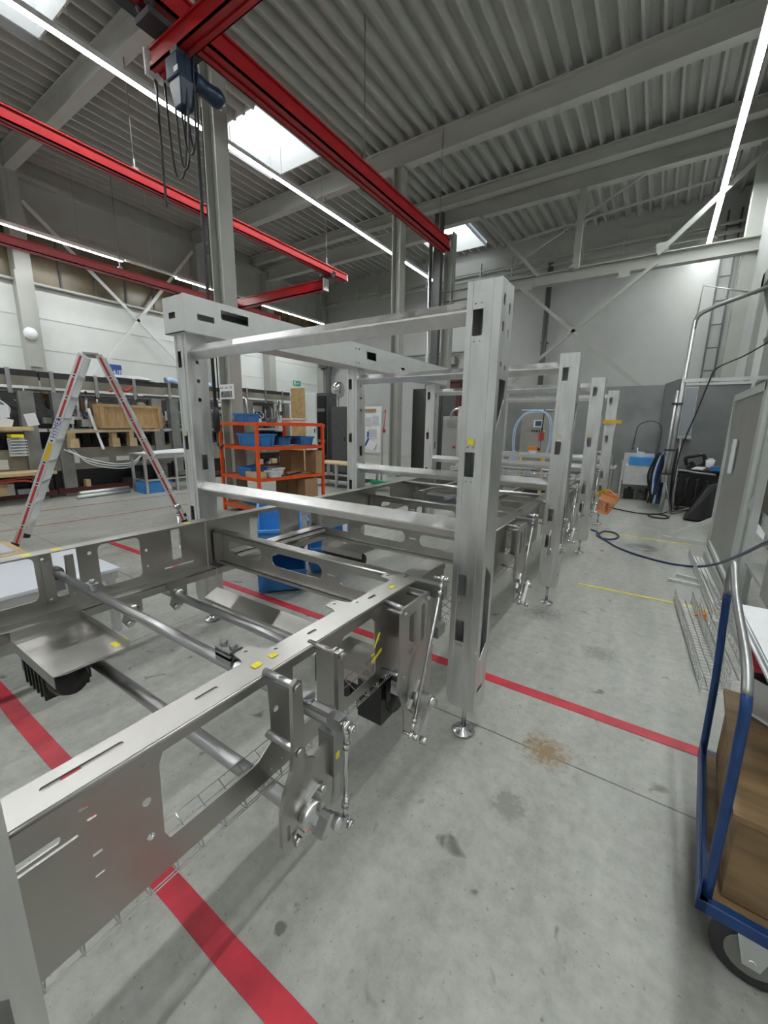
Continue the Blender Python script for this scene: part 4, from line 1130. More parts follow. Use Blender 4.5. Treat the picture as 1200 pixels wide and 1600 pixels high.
for k, (yy, zz, ry) in enumerate(((2.60, 1.75, 0), (2.62, 1.50, .3), (3.02, 1.6, -.2))):
    b = MB(); b.obox((-10.38, yy, zz), (0, math.cos(ry), -math.sin(ry)), (0, math.sin(ry), math.cos(ry)), ex, .19, .24, .004)
    for q in range(5): b.obox((-10.377, yy, zz + .08 - .035 * q), (0, 1, -math.tan(ry)), ez, ex, .13, .004, .002)
    solo('hanging_paper', b, 'paper', ('upper white sheet hung on the leftmost machine', 'lower tilted white tag on the leftmost machine', 'crumpled white sheet beside the leftmost machine upright')[k], 'paper')
b = MB()
for q in range(6): b.box(-10.3, -10.18, 2.58, 2.84, .92 + .055 * q, .935 + .055 * q)
b.box(-10.33, -10.3, 2.58, 2.84, .9, 1.25); solo('louvre_rack', b, 'paper', 'black and white slatted unit at the left edge under the board', 'slats')
b = MB(); b.box(-10.36, -10.1, 2.60, 2.78, 1.262, 1.32); solo('yellow_cloth', b, 'yellow', 'bright yellow cloth on the slatted unit at the left edge', 'cloth')
for k in range(2):
    pts = [(-10.1 + .06 * math.cos(a * .9), 2.35 + .42 * math.sin(a) + .1 * k, .44 + .05 * k + .02 * math.sin(3 * a)) for a in [i * .42 for i in range(30)]]
    solo('coiled_hose', MB().tube(pts, .022, 6), 'hosered', ('upper orange-red coiled hose on the machine base at the left edge', 'lower orange-red coiled hose on the machine base at the left edge')[k], 'hose')
b = MB(); b.box(-10.6, -9.9, 1.9, 3.15, .55, .61); solo('timber_plank', b, 'palewood', 'pale plank on top of the orange-red hoses', 'plank')
b = MB(); b.cyl((-9.98, 3.5, .09), (-10.05, 4.5, .09), .05, 10); b.cyl((-9.85, 3.4, .04), (-9.95, 4.48, .04), .04, 8); solo('steel_tube', b, 'alu', 'long grey tubes lying on the floor before the old machine', 'tube')
b = MB(); pts = [(-11.1, 6.2 + .12 * k, 2.66 + .03 * math.sin(k * 1.7)) for k in range(12)]; b.tube(smooth_path(pts, 3), .09, 8); solo('film_roll', b, 'hosepale', 'pale blue wrapped bundle lying on top of the dark machine', 'bundle')
b = MB(); b.hexa([(-10.9, 4.6, 2.58), (-10.5, 4.6, 2.58), (-10.5, 5.6, 2.58), (-10.9, 5.6, 2.58)], [(-10.8, 4.7, 2.66), (-10.6, 4.7, 2.62), (-10.6, 5.4, 2.63), (-10.8, 5.4, 2.68)]); solo('folded_film', b, 'clearbox', 'white folded film sheet on the top trunking under the blue sign', 'film')
b = MB(); b.tube(smooth_path([(-10.4, 4.5, 2.25), (-10.38, 4.7, 2.35), (-10.4, 4.85, 2.28), (-10.38, 5.0, 2.4)]), .035, 6); solo('coiled_hose', b, 'hosered', 'red hose bundle in the channel under the blue sign', 'hose')

# bench with papers and blue crate below
t = thing('work_bench', 'grey steel bench with drawings on it, before the old machines', 'bench', (-9.6, 5.2, 0))
b = MB(); b.box(-10.0, -9.35, 4.55, 6.0, .86, .89); mk('bench_top', b, 'alu', t)
for xx, yy in ((-9.95, 4.6), (-9.4, 4.6), (-9.95, 5.95), (-9.4, 5.95), (-9.4, 5.3)): mk('leg', MB().box(xx - .025, xx + .025, yy - .025, yy + .025, 0, .86), 'alu', t)
b = MB(); b.box(-9.42, -9.38, 4.6, 5.95, .28, .32); b.box(-9.95, -9.4, 4.58, 4.62, .28, .32); b.box(-9.42, -9.38, 4.6, 5.95, .78, .85); mk('rail', b, 'alu', t)
b = MB(); b.hexa([(-9.95, 4.65, .892), (-9.4, 4.75, .892), (-9.4, 5.95, .892), (-9.95, 5.8, .892)], [(-9.95, 4.65, .896), (-9.4, 4.75, .896), (-9.4, 5.95, .896), (-9.95, 5.8, .95)]); solo('drawing_sheet', b, 'paper', 'large white drawing sheets spread on the grey bench', 'paper')
crate('storage_crate', (-9.62, 4.85, 0), (.1, 1, 0), .62, .42, .24, 'skyblue', 'blue crate on the floor under the grey bench')

# signs
t = thing('hall_sign', 'blue hall sign with white characters on the white left wall', 'sign', (XL + .02, 7.5, 3.5))
mk('board', MB().box(XL + .002, XL + .02, 7.20, 7.76, 3.15, 3.60), 'signblue', t)
text_mesh('lettering', 'H4/8', .26, (XL + .022, 7.24, 3.24), ey, ez, 'paper', t)
t = thing('exit_sign', 'small green emergency exit sign high on the white left wall', 'sign', (XL + .1, 16.6, 3.7))
mk('board', MB().box(XL + .002, XL + .03, 16.38, 16.92, 3.62, 3.88), 'signgreen', t)
b = MB(); b.box(XL + .03, XL + .034, 16.44, 16.54, 3.65, 3.85); b.bar((XL + .032, 16.62, 3.65), (XL + .032, 16.68, 3.82), .004, .03); b.bar((XL + .032, 16.72, 3.66), (XL + .032, 16.68, 3.74), .004, .03); b.box(XL + .03, XL + .034, 16.58, 16.86, 3.74, 3.765); mk('pictogram', b, 'paper', t)
t = thing('fire_sign', 'small red fire extinguisher sign low on the white back wall', 'sign', (-16.2, YB - .02, 3.2))
mk('board', MB().box(-16.35, -16.1, YB - .02, YB - .002, 3.12, 3.48), 'signred', t); mk('pictogram', MB().box(-16.24, -16.18, YB - .025, YB - .02, 3.2, 3.4), 'paper', t)
t = thing('location_sign', 'white barcode sign fixed to the tall left column', 'sign', (-6.6, 4.84, 2.1))
mk('board', MB().box(-6.86, -6.46, 4.832, 4.848, 2.02, 2.28), 'paper', t)
text_mesh('lettering', 'HA - 5A - 02', .065, (-6.84, 4.831, 2.20), ex, ez, 'darkgrey', t)
b = MB(); xx = -6.83
rb = random.Random(4)
while xx < -6.5:
    w_ = rb.choice((.006, .010, .016)); b.box(xx, xx + w_, 4.829, 4.832, 2.05, 2.16); xx += w_ + rb.choice((.007, .012))
mk('barcode', b, 'black', t)
t = thing('wall_clock', 'round white disc on the pale left wall column', 'clock', (XL + .5, 5.05, 4.0))
b = MB(); b.lathe([(0, 0), (.16, 0), (.18, .03), (.16, .06), (0, .06)], (XL + .5, 5.05, 4.15), 20, 'x'); mk('case', b, 'paper', t)

# cabinets behind
def cabinet(name, x0, x1, y0, y1, h, m, label, cat='cabinet', door=True, extra=None, front='y'):
    t = thing(name, label, cat, ((x0 + x1) / 2, (y0 + y1) / 2, 0))
    mk('body', MB().box(x0, x1, y0 + .02, y1, .06, h), m, t, bevel=.006)
    mk('plinth', MB().box(x0 + .02, x1 - .02, y0 + .05, y1 - .02, 0, .06), 'dark', t)
    if door:
        d_ = mk('door', MB().box(x0 + .02, x1 - .02, y0, y0 + .018, .1, h - .03), m, t, bevel=.004)
        mk('handle', MB().box(x1 - .09, x1 - .06, y0 - .02, y0, h * .5, h * .5 + .14), 'dark', d_)
    return t
t = cabinet('white_cabinet', -10.15, -9.62, 10.4, 10.9, 2.62, 'white', 'tall pale cabinet with dark open side beside the plywood sheet')
t = cabinet('electric_cabinet', -9.60, -9.15, 10.4, 10.9, 2.6, 'darkgrey', 'tall dark open cabinet right beside the pale cabinet', door=False)
b = MB(); b.box(-9.56, -9.19, 10.38, 10.42, .2, 2.5); mk('shaded_inside', b, 'black', t)  # black sheet on a closed body paints the shaded cabinet interior
for k in range(4): mk('terminal_row', MB().box(-9.53, -9.22, 10.36, 10.38, .5 + .5 * k, .6 + .5 * k), 'midgrey', t)
t = thing('tall_plywood_sheet', 'tall plywood sheet standing between the machine and pale cabinet', 'board', (-10.5, 10.45, 0)); mk('sheet', MB().box(-10.85, -10.2, 10.45, 10.48, .0, 2.80), 'osb', t)
cabinet('wall_box', -8.9, -8.25, 10.3, 10.6, 2.15, 'darkgrey', 'dark glass-fronted case between the cabinets and the second left post')
b = MB(); b.tube([(-16.3, 18.2, 4.6), (-16.3, 18.2, 6.0)], .1, 10); b.tube(smooth_path([(-15.2, 18.4, 5.2), (-15.9, 18.3, 4.6), (-15.9, 18.3, 3.0)]), .13, 10); b.box(-16.5, -15.9, 18.1, 18.5, 4.7, 4.9)
solo('vent_pipe', b, 'darkgrey', 'dark pipe bending down the far left corner above the pale cabinet', 'pipe')
# taps and odds on the machine behind the rack
b = MB(); b.tube(smooth_path([(-12.1, 9.0, 1.6), (-12.1, 9.0, 2.3), (-11.95, 9.0, 2.42), (-11.5, 9.0, 2.40), (-11.4, 9.0, 2.25), (-11.35, 9.0, 1.5)]), .035, 8); solo('bent_pipe', b, 'shiny', 'bright bent pipe hoop above the orange rack', 'pipe')
for k, (xx, h_) in enumerate(((-12.9, 2.05), (-12.35, 2.05), (-11.9, 2.1), (-11.6, 2.1))):
    b = MB(); b.box(xx, xx + .24, 8.9, 9.0, 0, h_); b.box(xx + .02, xx + .22, 8.9, 9.0, h_, h_ + .04)
    solo('steel_profile', b, 'midgrey', ('leftmost', 'second', 'third', 'rightmost')[k] + ' of the upright grey profiles above the orange rack', 'profile')
    o = MB(); 
# second row table with pallet, before cabinets
t = thing('work_bench', 'pale-topped bench with a grey frame behind the second left post', 'bench', (-7.0, 8.2, 0))
mk('bench_top', MB().box(-7.6, -5.75, 7.9, 8.6, .60, .63), 'palewood', t)
for xx in (-7.5, -6.7, -5.85):
    for yy in (7.95, 8.55): mk('leg', MB().box(xx - .03, xx + .03, yy - .03, yy + .03, 0, .60), 'alu', t)
mk('lower_shelf', MB().box(-7.5, -5.85, 7.95, 8.55, .2, .22), 'dark', t)
b = MB(); b.box(-5.75, -4.3, 8.1, 8.3, .18, .26); solo('green_beam', b, 'green', 'green flat bar lying behind the frame near the second left post', 'bar')
b = MB(); b.box(-5.9, -4.2, 8.4, 8.6, .10, .15); solo('timber_plank', b, 'palewood', 'timber plank lying behind the green flat bar', 'plank')
# notice board
t = thing('notice_board', 'white board with pinned sheets behind the second left post', 'notice board', (-6.4, 9.2, 1.3))
mk('board', MB().box(-6.80, -6.20, 9.2, 9.23, .86, 2.08), 'paper', t)
b = MB(); b.box(-6.82, -6.18, 9.22, 9.25, .78, .84); b.box(-6.2, -6.16, 9.2, 9.25, 0, 1.95); b.box(-6.85, -6.81, 9.2, 9.25, 0, 1.95); mk('stand', b, 'alu', t)
mk('header_strip', MB().box(-6.80, -6.36, 9.18, 9.2, 1.93, 2.02), 'card', t)
for (x0_, z0_, w_, h_) in ((-6.7, 1.55, .18, .25), (-6.48, 1.6, .22, .25), (-6.62, 1.25, .3, .24)):
    sh = mk('sheet', MB().box(x0_, x0_ + w_, 9.185, 9.2, z0_, z0_ + h_), 'ivory', t)
    b = MB()
    for q in range(5): b.box(x0_ + .02, x0_ + w_ - .03, 9.183, 9.186, z0_ + .03 + q * .04, z0_ + .036 + q * .04)
    mk('printed_lines', b, 'midgrey', sh)
mk('blue_marker', MB().box(-6.64, -6.58, 9.18, 9.185, 1.22, 1.42), 'signblue', t)
b = MB(); b.obox((-6.52, 9.17, 1.08), (.86, 0, -.5), (.5, 0, .86), ey, .34, .26, .006); sh = mk('tilted_sheet', b, 'paper', t)
b = MB(); b.obox((-6.63, 9.163, 1.14), (.86, 0, -.5), (.5, 0, .86), ey, .06, .24, .003); mk('blue_marker', b, 'signblue', sh)
b = MB(); b.cyl((-6.10, 9.28, 2.0), (-6.16, 9.28, 1.5), .012, 6); b.cyl((-6.16, 9.28, 1.5), (-6.16, 9.28, 1.40), .05, 10); b.cyl((-6.16, 9.28, 1.93), (-6.10, 9.28, 2.0), .012, 6); solo('hanging_tool', b, 'signred', 'red hanging tool between notice board and pale column', 'tool')
# large dark stainless cabinet
t = thing('dark_cabinet', 'large dark stainless cabinet right of the second pale column', 'cabinet', (-6.2, 11.9, 0))
mk('body', MB().box(-6.62, -5.55, 11.6, 12.5, 0, 2.72), 'darkgrey', t, bevel=.01)
mk('front_panel', MB().box(-6.58, -5.6, 11.58, 11.6, .12, 2.66), mat('dark_mirror_steel', (.14, .14, .135), .28, 1.0), t)
t = cabinet('switch_cabinet', -5.35, -4.55, 11.2, 11.6, 1.88, 'panelgrey', 'pale grey switch cabinet with red knob beyond the third left post')
b = MB(); b.lathe([(0, 0), (.04, 0), (.04, -.03), (0, -.03)], (-4.95, 11.21, 1.0), 12, 'y'); mk('emergency_knob', b, 'signred', t)
mk('display_window', MB().box(-5.2, -4.75, 11.17, 11.2, 1.58, 1.78), 'midgrey', t)
b = MB(); b.tube(smooth_path([(-4.8, 10.6, 1.75), (-4.8, 10.6, 1.95), (-4.65, 10.6, 2.05), (-4.2, 10.6, 2.08)]), .035, 8); b.cyl((-4.4, 10.6, 0), (-4.4, 10.6, 2.35), .03, 8); b.tube(smooth_path([(-4.3, 10.6, 1.2), (-4.2, 10.6, 1.6), (-4.35, 10.6, 2.0)]), .03, 8); b.tube(smooth_path([(-4.5, 10.6, .9), (-4.15, 10.6, 1.3), (-4.3, 10.6, 1.8)]), .025, 8)
solo('pipe_stand', b, 'tube', 'bent steel pipes standing between switch cabinet and third post', 'pipes')
t = thing('enclosure', 'pale aluminium machine enclosure seen between the third left post and the tall front post', 'enclosure', (-3.6, 9.2, 0))
b = MB(); b.plate(rr(-3.95, -3.15, .3, 2.05), [circ(-3.3 , 1.9 - .35 * k, .012, 6) for k in range(4)] + [rr(-3.7, -3.5, .62, .68), rr(-3.35, -3.3, .6, .65)], (0, 9.1, 0), ex, ez, .01); mk('front_panel', b, 'alu', t)
mk('side_panel', MB().box(-3.96, -3.90, 9.1, 9.8, .3, 1.95), 'alu', t); mk('base', MB().box(-3.95, -3.15, 9.12, 9.8, 0, .3), 'dark', t)
b = MB(); b.cyl((-3.72, 9.05, 1.68), (-3.5, 9.05, 1.70), .03, 8); b.bar((-3.58, 9.05, 1.66), (-3.66, 9.05, 1.42), .05, .07); solo('hand_clamp', b, 'yplastic', 'yellow and black hand clamp on the pale enclosure', 'clamp')
b = MB(); b.bar((-3.9, 9.05, .78), (-3.65, 9.05, .68), .05, .06); b.cyl((-3.92, 9.05, .80), (-3.85, 9.05, .80), .04, 8); solo('hand_clamp', b, 'yplastic', 'yellow clamp below the third crossbar left of the tall front post', 'clamp')
# dark duct by the third column
t = thing('cable_duct', 'dark grey vertical duct beside the third pale column', 'duct', (-7.2, 14.3, 0)); mk('duct', MB().box(-7.42, -7.14, 14.2, 14.4, 0, 8.8), 'darkgrey', t); mk('pipe', MB().cyl((-7.5, 14.15, 0), (-7.5, 14.15, 8.0), .07, 10), 'tube', t)
# back wall furniture
b = MB(); b.cyl((-4.42, 18.55, 0), (-4.42, 18.55, 8.0), .11, 12)
for zz in (2.5, 5, 7.5): b.box(-4.55, -4.29, 18.5, 18.78, zz, zz + .05)
solo('downpipe', b, 'darkgrey', 'dark downpipe on the white back wall behind the truss', 'pipe')
t = thing('cable_ladder', 'vertical cable ladder in the right corner of the back wall', 'cable ladder', (1.1, 18.6, 0))
for xx in (.98, 1.32): mk('side_rail', MB().box(xx, xx + .05, 18.6, 18.7, 0, 8.6), 'darkgrey', t)
for k in range(11): mk('rung', MB().box(.98, 1.36, 18.62, 18.66, .6 + .75 * k, .64 + .75 * k), 'darkgrey', t)
b = MB(); b.box(-11.3, -7.2, 18.5, 18.7, 4.95, 5.0); b.tube(smooth_path([(-9.6, 18.5, 4.95), (-9.2, 18.45, 4.75), (-8.4, 18.5, 4.95)]), .04, 6); b.box(-10.2, -8.3, 18.3, 18.7, 4.4, 4.75)
solo('wall_tray', b, 'midgrey', 'grey cable tray on the back wall left of the tall front post', 'cable tray')
b = MB(); b.box(-8.9, -7.5, 17.3, 17.6, 0, 3.9); b.box(-8.9, -7.5, 17.2, 17.3, 3.5, 3.6); solo('storage_rack', b, 'brown', 'dark brown-red rack at the back wall seen under the upper crossbars', 'rack')
# convex flood lamp on post
t = thing('flood_lamp', 'silver oval lamp housing left of the second left post', 'lamp', (-12.9, 15.5, 3.2))
b = MB(); b.lathe([(0, -.2), (.28, -.2), (.36, -.1), (.36, .1), (.2, .2), (0, .2)], (-12.9, 15.5, 3.2), 20, 'x'); mk('housing', b, 'shiny', t); mk('stand', MB().cyl((-12.9, 15.5, 0), (-12.9, 15.5, 2.9), .04, 8), 'midgrey', t)

# ================================================================== WASH AREA (grey splash walls, control panel, sink)
b = MB(); b.box(-3.6, 0.06, 11.7, 11.8, 0, 2.60); solo('splash_wall', b, 'concretewall', 'grey splash wall behind the sink and control panel', 'partition')
b = MB(); b.hexa([(0, 11.69, 0), (.04, 11.69, 0), (.26, 9.9, 0), (.22, 9.9, 0)], [(0, 11.69, 2.62), (.04, 11.69, 2.62), (.26, 9.9, 2.55), (.22, 9.9, 2.55)]); solo('splash_wall', b, 'concretewall', 'narrow grey side screen beside the sink, seen edge on', 'partition')
t = thing('splash_wall', 'grey splash wall with white window, behind the black clutter', 'partition', (.95, 11.6, 0)); b = MB(); b.box(.09, 1.48, 11.5, 11.6, 0, 2.55); mk('panel', b, 'concretewall', t); mk('top_trim', MB().box(.09, 1.48, 11.48, 11.62, 2.55, 2.6), 'white', t)
t = thing('wall_window', 'tall pale blue window pane hung on the grey wall', 'window', (.48, 11.4, 1.4)); mk('pane', MB().box(.385, .60, 11.44, 11.46, 1.47, 2.50), 'pane', t) ; mk('frame', MB().box(.37, .61, 11.46, 11.49, 1.38, 2.52), 'white', t); mk('sill', MB().box(.37, .62, 11.40, 11.46, 1.40, 1.46), 'white', t)
b = MB(); b.lathe([(0, -.03), (.04, -.03), (.06, 0)], (-1.42, 11.69, 1.72), 16, 'y'); b.box(-1.45, -1.39, 11.64, 11.66, 1.715, 1.725); solo('wall_outlet', b, 'paper', 'small round white outlet on the grey splash wall', 'outlet')
# control panel
t = thing('control_cabinet', 'grey control cabinet with small screen, framed by the pale blue hose', 'cabinet', (-2.2, 9.7, 0))
mk('body', MB().box(-2.62, -1.90, 9.6, 9.95, .75, 1.97), 'ctrl', t, bevel=.01); mk('door', MB().box(-2.52, -1.93, 9.58, 9.6, .8, 1.93), 'ctrl', t); mk('top_edge', MB().box(-2.63, -1.89, 9.56, 9.96, 1.965, 1.985), 'paper', t)
f_ = mk('screen_bezel', MB().box(-2.34, -2.13, 9.55, 9.58, 1.60, 1.76), 'paper', t); mk('screen', MB().box(-2.30, -2.17, 9.545, 9.55, 1.63, 1.735), 'screen', f_)
for k in range(6): mk('button', MB().lathe([(0, -.02), (.016, -.02), (.016, 0)], (-2.37 + .055 * k, 9.58, 1.52), 8, 'y'), 'black' if k < 4 else 'paper', t)
mk('red_tag', MB().box(-2.20, -2.10, 9.54, 9.575, 1.33, 1.48), 'signred', t)
mk('stand', MB().box(-2.5, -2.0, 9.7, 9.85, 0, .75), 'dark', t)
b = MB(); b.cyl((-2.12, 9.42, .0), (-2.12, 9.42, 1.5), .006, 6); b.cyl((-2.12, 9.42, 1.5), (-2.10, 9.42, 1.98), .012, 6); solo('black_antenna', b, 'black', 'thin black rod standing in front of the control screen', 'rod')
for k in range(2):
    dx = .035 * k
    pts = [(-2.62 + dx, 9.25, .82), (-2.68 + dx, 9.25, 1.2), (-2.66 + dx, 9.25, 1.60), (-2.5 + dx, 9.25, 1.86), (-2.25, 9.25, 1.95 - dx), (-2.02 - dx, 9.25, 1.90), (-1.90 - dx, 9.25, 1.72), (-1.88 - dx, 9.25, 1.3), (-2.0, 9.25, .82)]
    solo('air_hose', MB().tube(smooth_path(pts), .013, 8), 'hosepale', ('outer', 'inner')[k] + ' pale blue hose arching over the control cabinet', 'hose')
t = thing('tool_table', 'low grey table carrying the blue hoses and the crumpled bag', 'table', (-2.3, 9.2, 0)); mk('tabletop', MB().box(-2.9, -1.8, 9.08, 9.36, .76, .80), 'alu', t)
for xx in (-2.88, -1.84): mk('leg', MB().box(xx, xx + .03, 9.1, 9.34, 0, .76), 'alu', t)
b = MB(); b.hexa([(-2.75, 9.1, .8), (-2.45, 9.1, .8), (-2.45, 9.2, .8), (-2.75, 9.2, .8)], [(-2.62, 9.1, 1.1), (-2.5, 9.1, 1.02), (-2.5, 9.2, 1.02), (-2.62, 9.2, 1.1)]); solo('plastic_bag', b, 'hosepale', 'pale crumpled bag at the foot of the blue hose arch', 'bag')
t = thing('sawhorse', 'yellow trestle under the orange device in front of the control cabinet', 'trestle', (-2.2, 9.0, 0)); b = MB(); b.box(-2.42, -1.95, 8.95, 9.0, .98, 1.05); mk('beam', b, 'yplastic', t)
for xx in (-2.42, -1.98): mk('leg', MB().box(xx, xx + .05, 8.93, 9.02, 0, .98), 'yplastic', t)
b = MB(); b.box(-2.25, -2.07, 8.92, 9.03, 1.13, 1.20); b.cur = 1; b.box(-2.24, -2.08, 8.93, 9.02, 1.08, 1.13); b.cur = 2; b.cyl((-2.07, 8.97, 1.15), (-2.02, 8.97, 1.15), .025, 10); b.box(-2.22, -2.10, 8.94, 9.01, 1.055, 1.08); solo('power_tool', b, ['netorange', 'paper', 'black'], 'orange and white device standing on the yellow trestle', 'tool')
for k in range(3):
    b = MB(); b.box(-2.93 + .07 * k, -2.90 + .07 * k, 10.9, 11.3, 0, 2.0); solo('leaning_sheet', b, 'cyan', ('left', 'middle', 'right')[k] + ' dark green narrow sheet standing left of the control cabinet', 'sheet')
# sink
t = thing('wash_basin', 'stainless wash basin with bright blue rim at the grey wall', 'sink', (-.27, 11.0, 0))
b = MB(); b.box(-.54, .0, 10.75, 11.25, .36, .80); mk('basin', b, 'bar', t, bevel=.01)
mk('rim', MB().box(-.47, .01, 10.73, 11.2, .80, .98), 'skyblue', t, 'bright blue plastic top')
mk('rear_upstand', MB().box(-.6, .0, 11.2, 11.25, .4, 1.05), 'alu', t)
for xx in (-.6, -.02): mk('leg', MB().box(xx, xx + .03, 10.8, 10.83, 0, .9), 'alu', t)
b = MB(); b.tube(smooth_path([(.02, 11.2, 1.0), (.05, 11.2, 1.45), (.02, 11.2, 1.68), (-.15, 11.2, 1.78), (-.35, 11.2, 1.72), (-.42, 11.2, 1.62)]), .012, 8); b.tube([(-.42, 11.2, 1.62), (-.45, 11.2, 1.2)], .014, 8); b.cyl((-.45, 11.2, 1.22), (-.46, 11.2, 1.12), .022, 8); mk('spray_tap', b, 'darkgrey', t)
b = MB(); b.box(-.35, -.2, 10.9, 11.05, .98, 1.09); b.tube([(-.33, 10.95, 1.0), (-.35, 10.95, 1.18)], .015, 6); solo('soap_container', b, 'clearbox', 'clear plastic containers on the blue basin rim', 'container')
# hose bundle
t = thing('hose_reel', 'bundle of hanging dark and blue hoses right of the sink', 'hose', (.0, 10.2, .3))
for k in range(5):
    dx = .05 * k
    b = MB(); b.tube(smooth_path([(.02 + dx * .4, 9.85 - dx * .3, .30), (-.06 + dx, 9.85, .7), (.04 + dx * .6, 9.85, 1.08), (.10 + dx * .6, 9.85, 1.1), (.14 + dx * .5, 9.85, .9), (.06 + dx * .7, 9.85, .5), (0 + dx, 9.8, .12)]), .022, 7)
    mk('hose_loop', b, ('black', 'black', 'hosepale', 'truckblue', 'dark')[k], t)
# pipe mast
t = thing('pipe_mast', 'tall slanted-looking steel pole with clamps and top arm', 'pole', (.25, 9.5, 0))
b = MB(); b.tube([(.235, 9.5, 0), (.29, 9.5, 3.5)], .035, 12); mk('pole', b, 'alu', t)
b = MB(); b.tube(smooth_path([(.29, 9.5, 3.35), (.30, 9.5, 3.50), (.36, 9.5, 3.60), (.56, 9.5, 3.70)], 5) + [Vector((1.3, 9.5, 3.93))], .035, 10); mk('curved_arm', b, 'midgrey', t)
b = MB(); b.tube([(.30, 9.5, 3.4), (.325, 9.5, 4.06), (1.07, 9.5, 3.82)], .014, 8); mk('wire_arm', b, 'alu', t)
b = MB(); b.tube([(.19, 9.45, .6), (.20, 9.45, 2.3)], .022, 10); mk('thin_pole', b, 'alu', t)
for zz in (2.05, 1.2, .75): mk('pipe_clamp', MB().box(.14, .31, 9.42, 9.54, zz, zz + .03), 'dark', t)
b = MB(); b.box(.26, 1.46, 9.44, 9.49, 2.44, 2.50); solo('cross_rail', b, 'alu', 'horizontal pale rail from the pole across the right wall', 'rail')
b = MB(); b.tube([(.36, 9.4, 1.5), (.40, 9.4, .35), (.42, 9.4, .1)], .018, 8); b.tube([(.24, 9.4, .6), (.40, 9.35, .03)], .012, 6); b.tube([(.41, 9.4, .06), (.75, 9.2, .22)], .012, 6); b.tube([(.41, 9.4, .02), (.8, 9.15, .16)], .012, 6); solo('tripod_stand', b, 'midgrey', 'thin grey tripod stand right of the pole', 'stand')
b = MB(); b.tube(smooth_path([(1.45, 9.28, 3.12), (1.05, 9.28, 2.83), (.70, 9.28, 2.64), (.62, 9.28, 2.4), (.52, 9.28, 1.9), (.38, 9.28, 1.2), (.36, 9.28, .5)]), .012, 8); solo('power_cable', b, 'black', 'black cable swinging down across the right wall to the pole', 'cable')
# black clutter
t = thing('tool_cart', 'black service cart loaded with tools beside the grey wall', 'cart', (.75, 10.2, 0))
mk('body', MB().box(.45, 1.2, 9.9, 10.5, .1, .78), 'black', t, bevel=.02); mk('tray', MB().box(.40, 1.25, 9.85, 10.5, .80, .84), 'dark', t); mk('side_handle', MB().tube(smooth_path([(.42, 9.8, .74), (.38, 9.75, .80), (.46, 9.72, .83), (.7, 9.72, .80), (1.0, 9.72, .78)]), .02, 8), 'midgrey', t)
for xx in (.5, 1.1): mk('wheel', MB().lathe([(0, -.02), (.05, -.02), (.05, .02), (0, .02)], (xx, 9.95, .05), 12, 'x'), 'black', t)
b = MB(); b.tube(smooth_path([(.55, 10.0, .92), (.52, 10.0, 1.05), (.65, 10.0, 1.10), (.78, 10.0, 1.12), (.82, 10.0, .98), (.70, 10.0, .90), (.6, 10.0, .98)]), .032, 8); b.box(.55, .85, 9.95, 10.1, .845, .92); solo('power_tool', b, 'black', 'black looped tool handle on top of the service cart', 'tool')
b = MB(); b.lathe([(.055, 0), (.075, .14), (.068, .14), (.05, .01), (0, .01)], (.90, 9.95, .90), 16); b.box(.86, .94, 9.9, 9.98, .98, 1.07); solo('white_bucket', b, 'paper', 'small white tub with paper on the black service cart', 'tub')
b = MB(); b.hexa([(.62, 9.8, .845), (.80, 9.8, .845), (.86, 9.95, .845), (.70, 9.95, .845)], [(.62, 9.8, .87), (.80, 9.8, .87), (.86, 9.95, .90), (.70, 9.95, .90)]); solo('tool_case', b, 'clearbox', 'grey flat case on the service cart, left of the tub', 'case')
b = MB(); b.box(.92, 1.15, 9.78, 9.88, .845, .93); solo('blue_case', b, 'blue', 'blue case at the right end of the service cart', 'case')
b = MB(); b.hexa([(.55, 8.9, .02), (.98, 8.9, .02), (.98, 9.4, .02), (.60, 9.4, .02)], [(.84, 9.05, .62), (1.0, 9.0, .70), (1.02, 9.3, .68), (.82, 9.3, .62)]); solo('tool_bag', b, 'black', 'slumped black bag on the floor behind the standing partition', 'bag', bevel=.03)
b = MB(); b.tube([(.20 + .16 * math.cos(a), 9.0 + .2 * math.sin(a), .014) for a in [i * .35 for i in range(18)]], .013, 6, closed=True); solo('cable_coil', b, 'black', 'black cable ring lying flat on the floor by the clutter', 'cable')
b = MB(); b.tube(smooth_path([(-.75, 9.6, .012), (-.5, 9.3, .012), (-.1, 9.1, .012), (.2, 9.25, .012), (.34, 9.6, .012)]), .011, 6); solo('power_cable', b, 'black', 'thin black cable along the floor from the last post to the pole', 'cable')

# standing partition on the right
t = thing('partition_panel', 'tall grey infill panel in a pale frame with triangular foot', 'partition', (.8, 6.2, 0))
x0 = .79
mk('infill', MB().box(x0 + .01, x0 + .02, 5.22, 7.15, .12, 1.98), 'panelgrey', t)
for (a, c, d_, e) in ((7.10, 7.19, .0, 2.03), (5.10, 5.26, .0, 2.05)): mk('stile', MB().box(x0 - .015, x0 + .045, a, c, d_, e), 'frame', t)
for (d_, e) in ((.03, .09), (1.97, 2.05)): mk('rail', MB().box(x0 - .015, x0 + .045, 5.2, 7.15, d_, e), 'frame', t)
b = MB(); b.bar((.25, 7.20, .025), (.80, 7.16, .025), .06, .05); b.bar((.36, 7.22, .06), (.79, 7.15, .38), .055, .06); mk('floor_brace', b, 'frame', t)
mk('pull_handle', MB().box(x0 - .04, x0 - .012, 6.28, 6.36, 1.10, 1.50), 'paper', t, 'white pull handle')
t = thing('partition_panel', 'second pale frame post beyond the grey infill panel, at the right edge', 'partition', (.9, 4.9, 0))
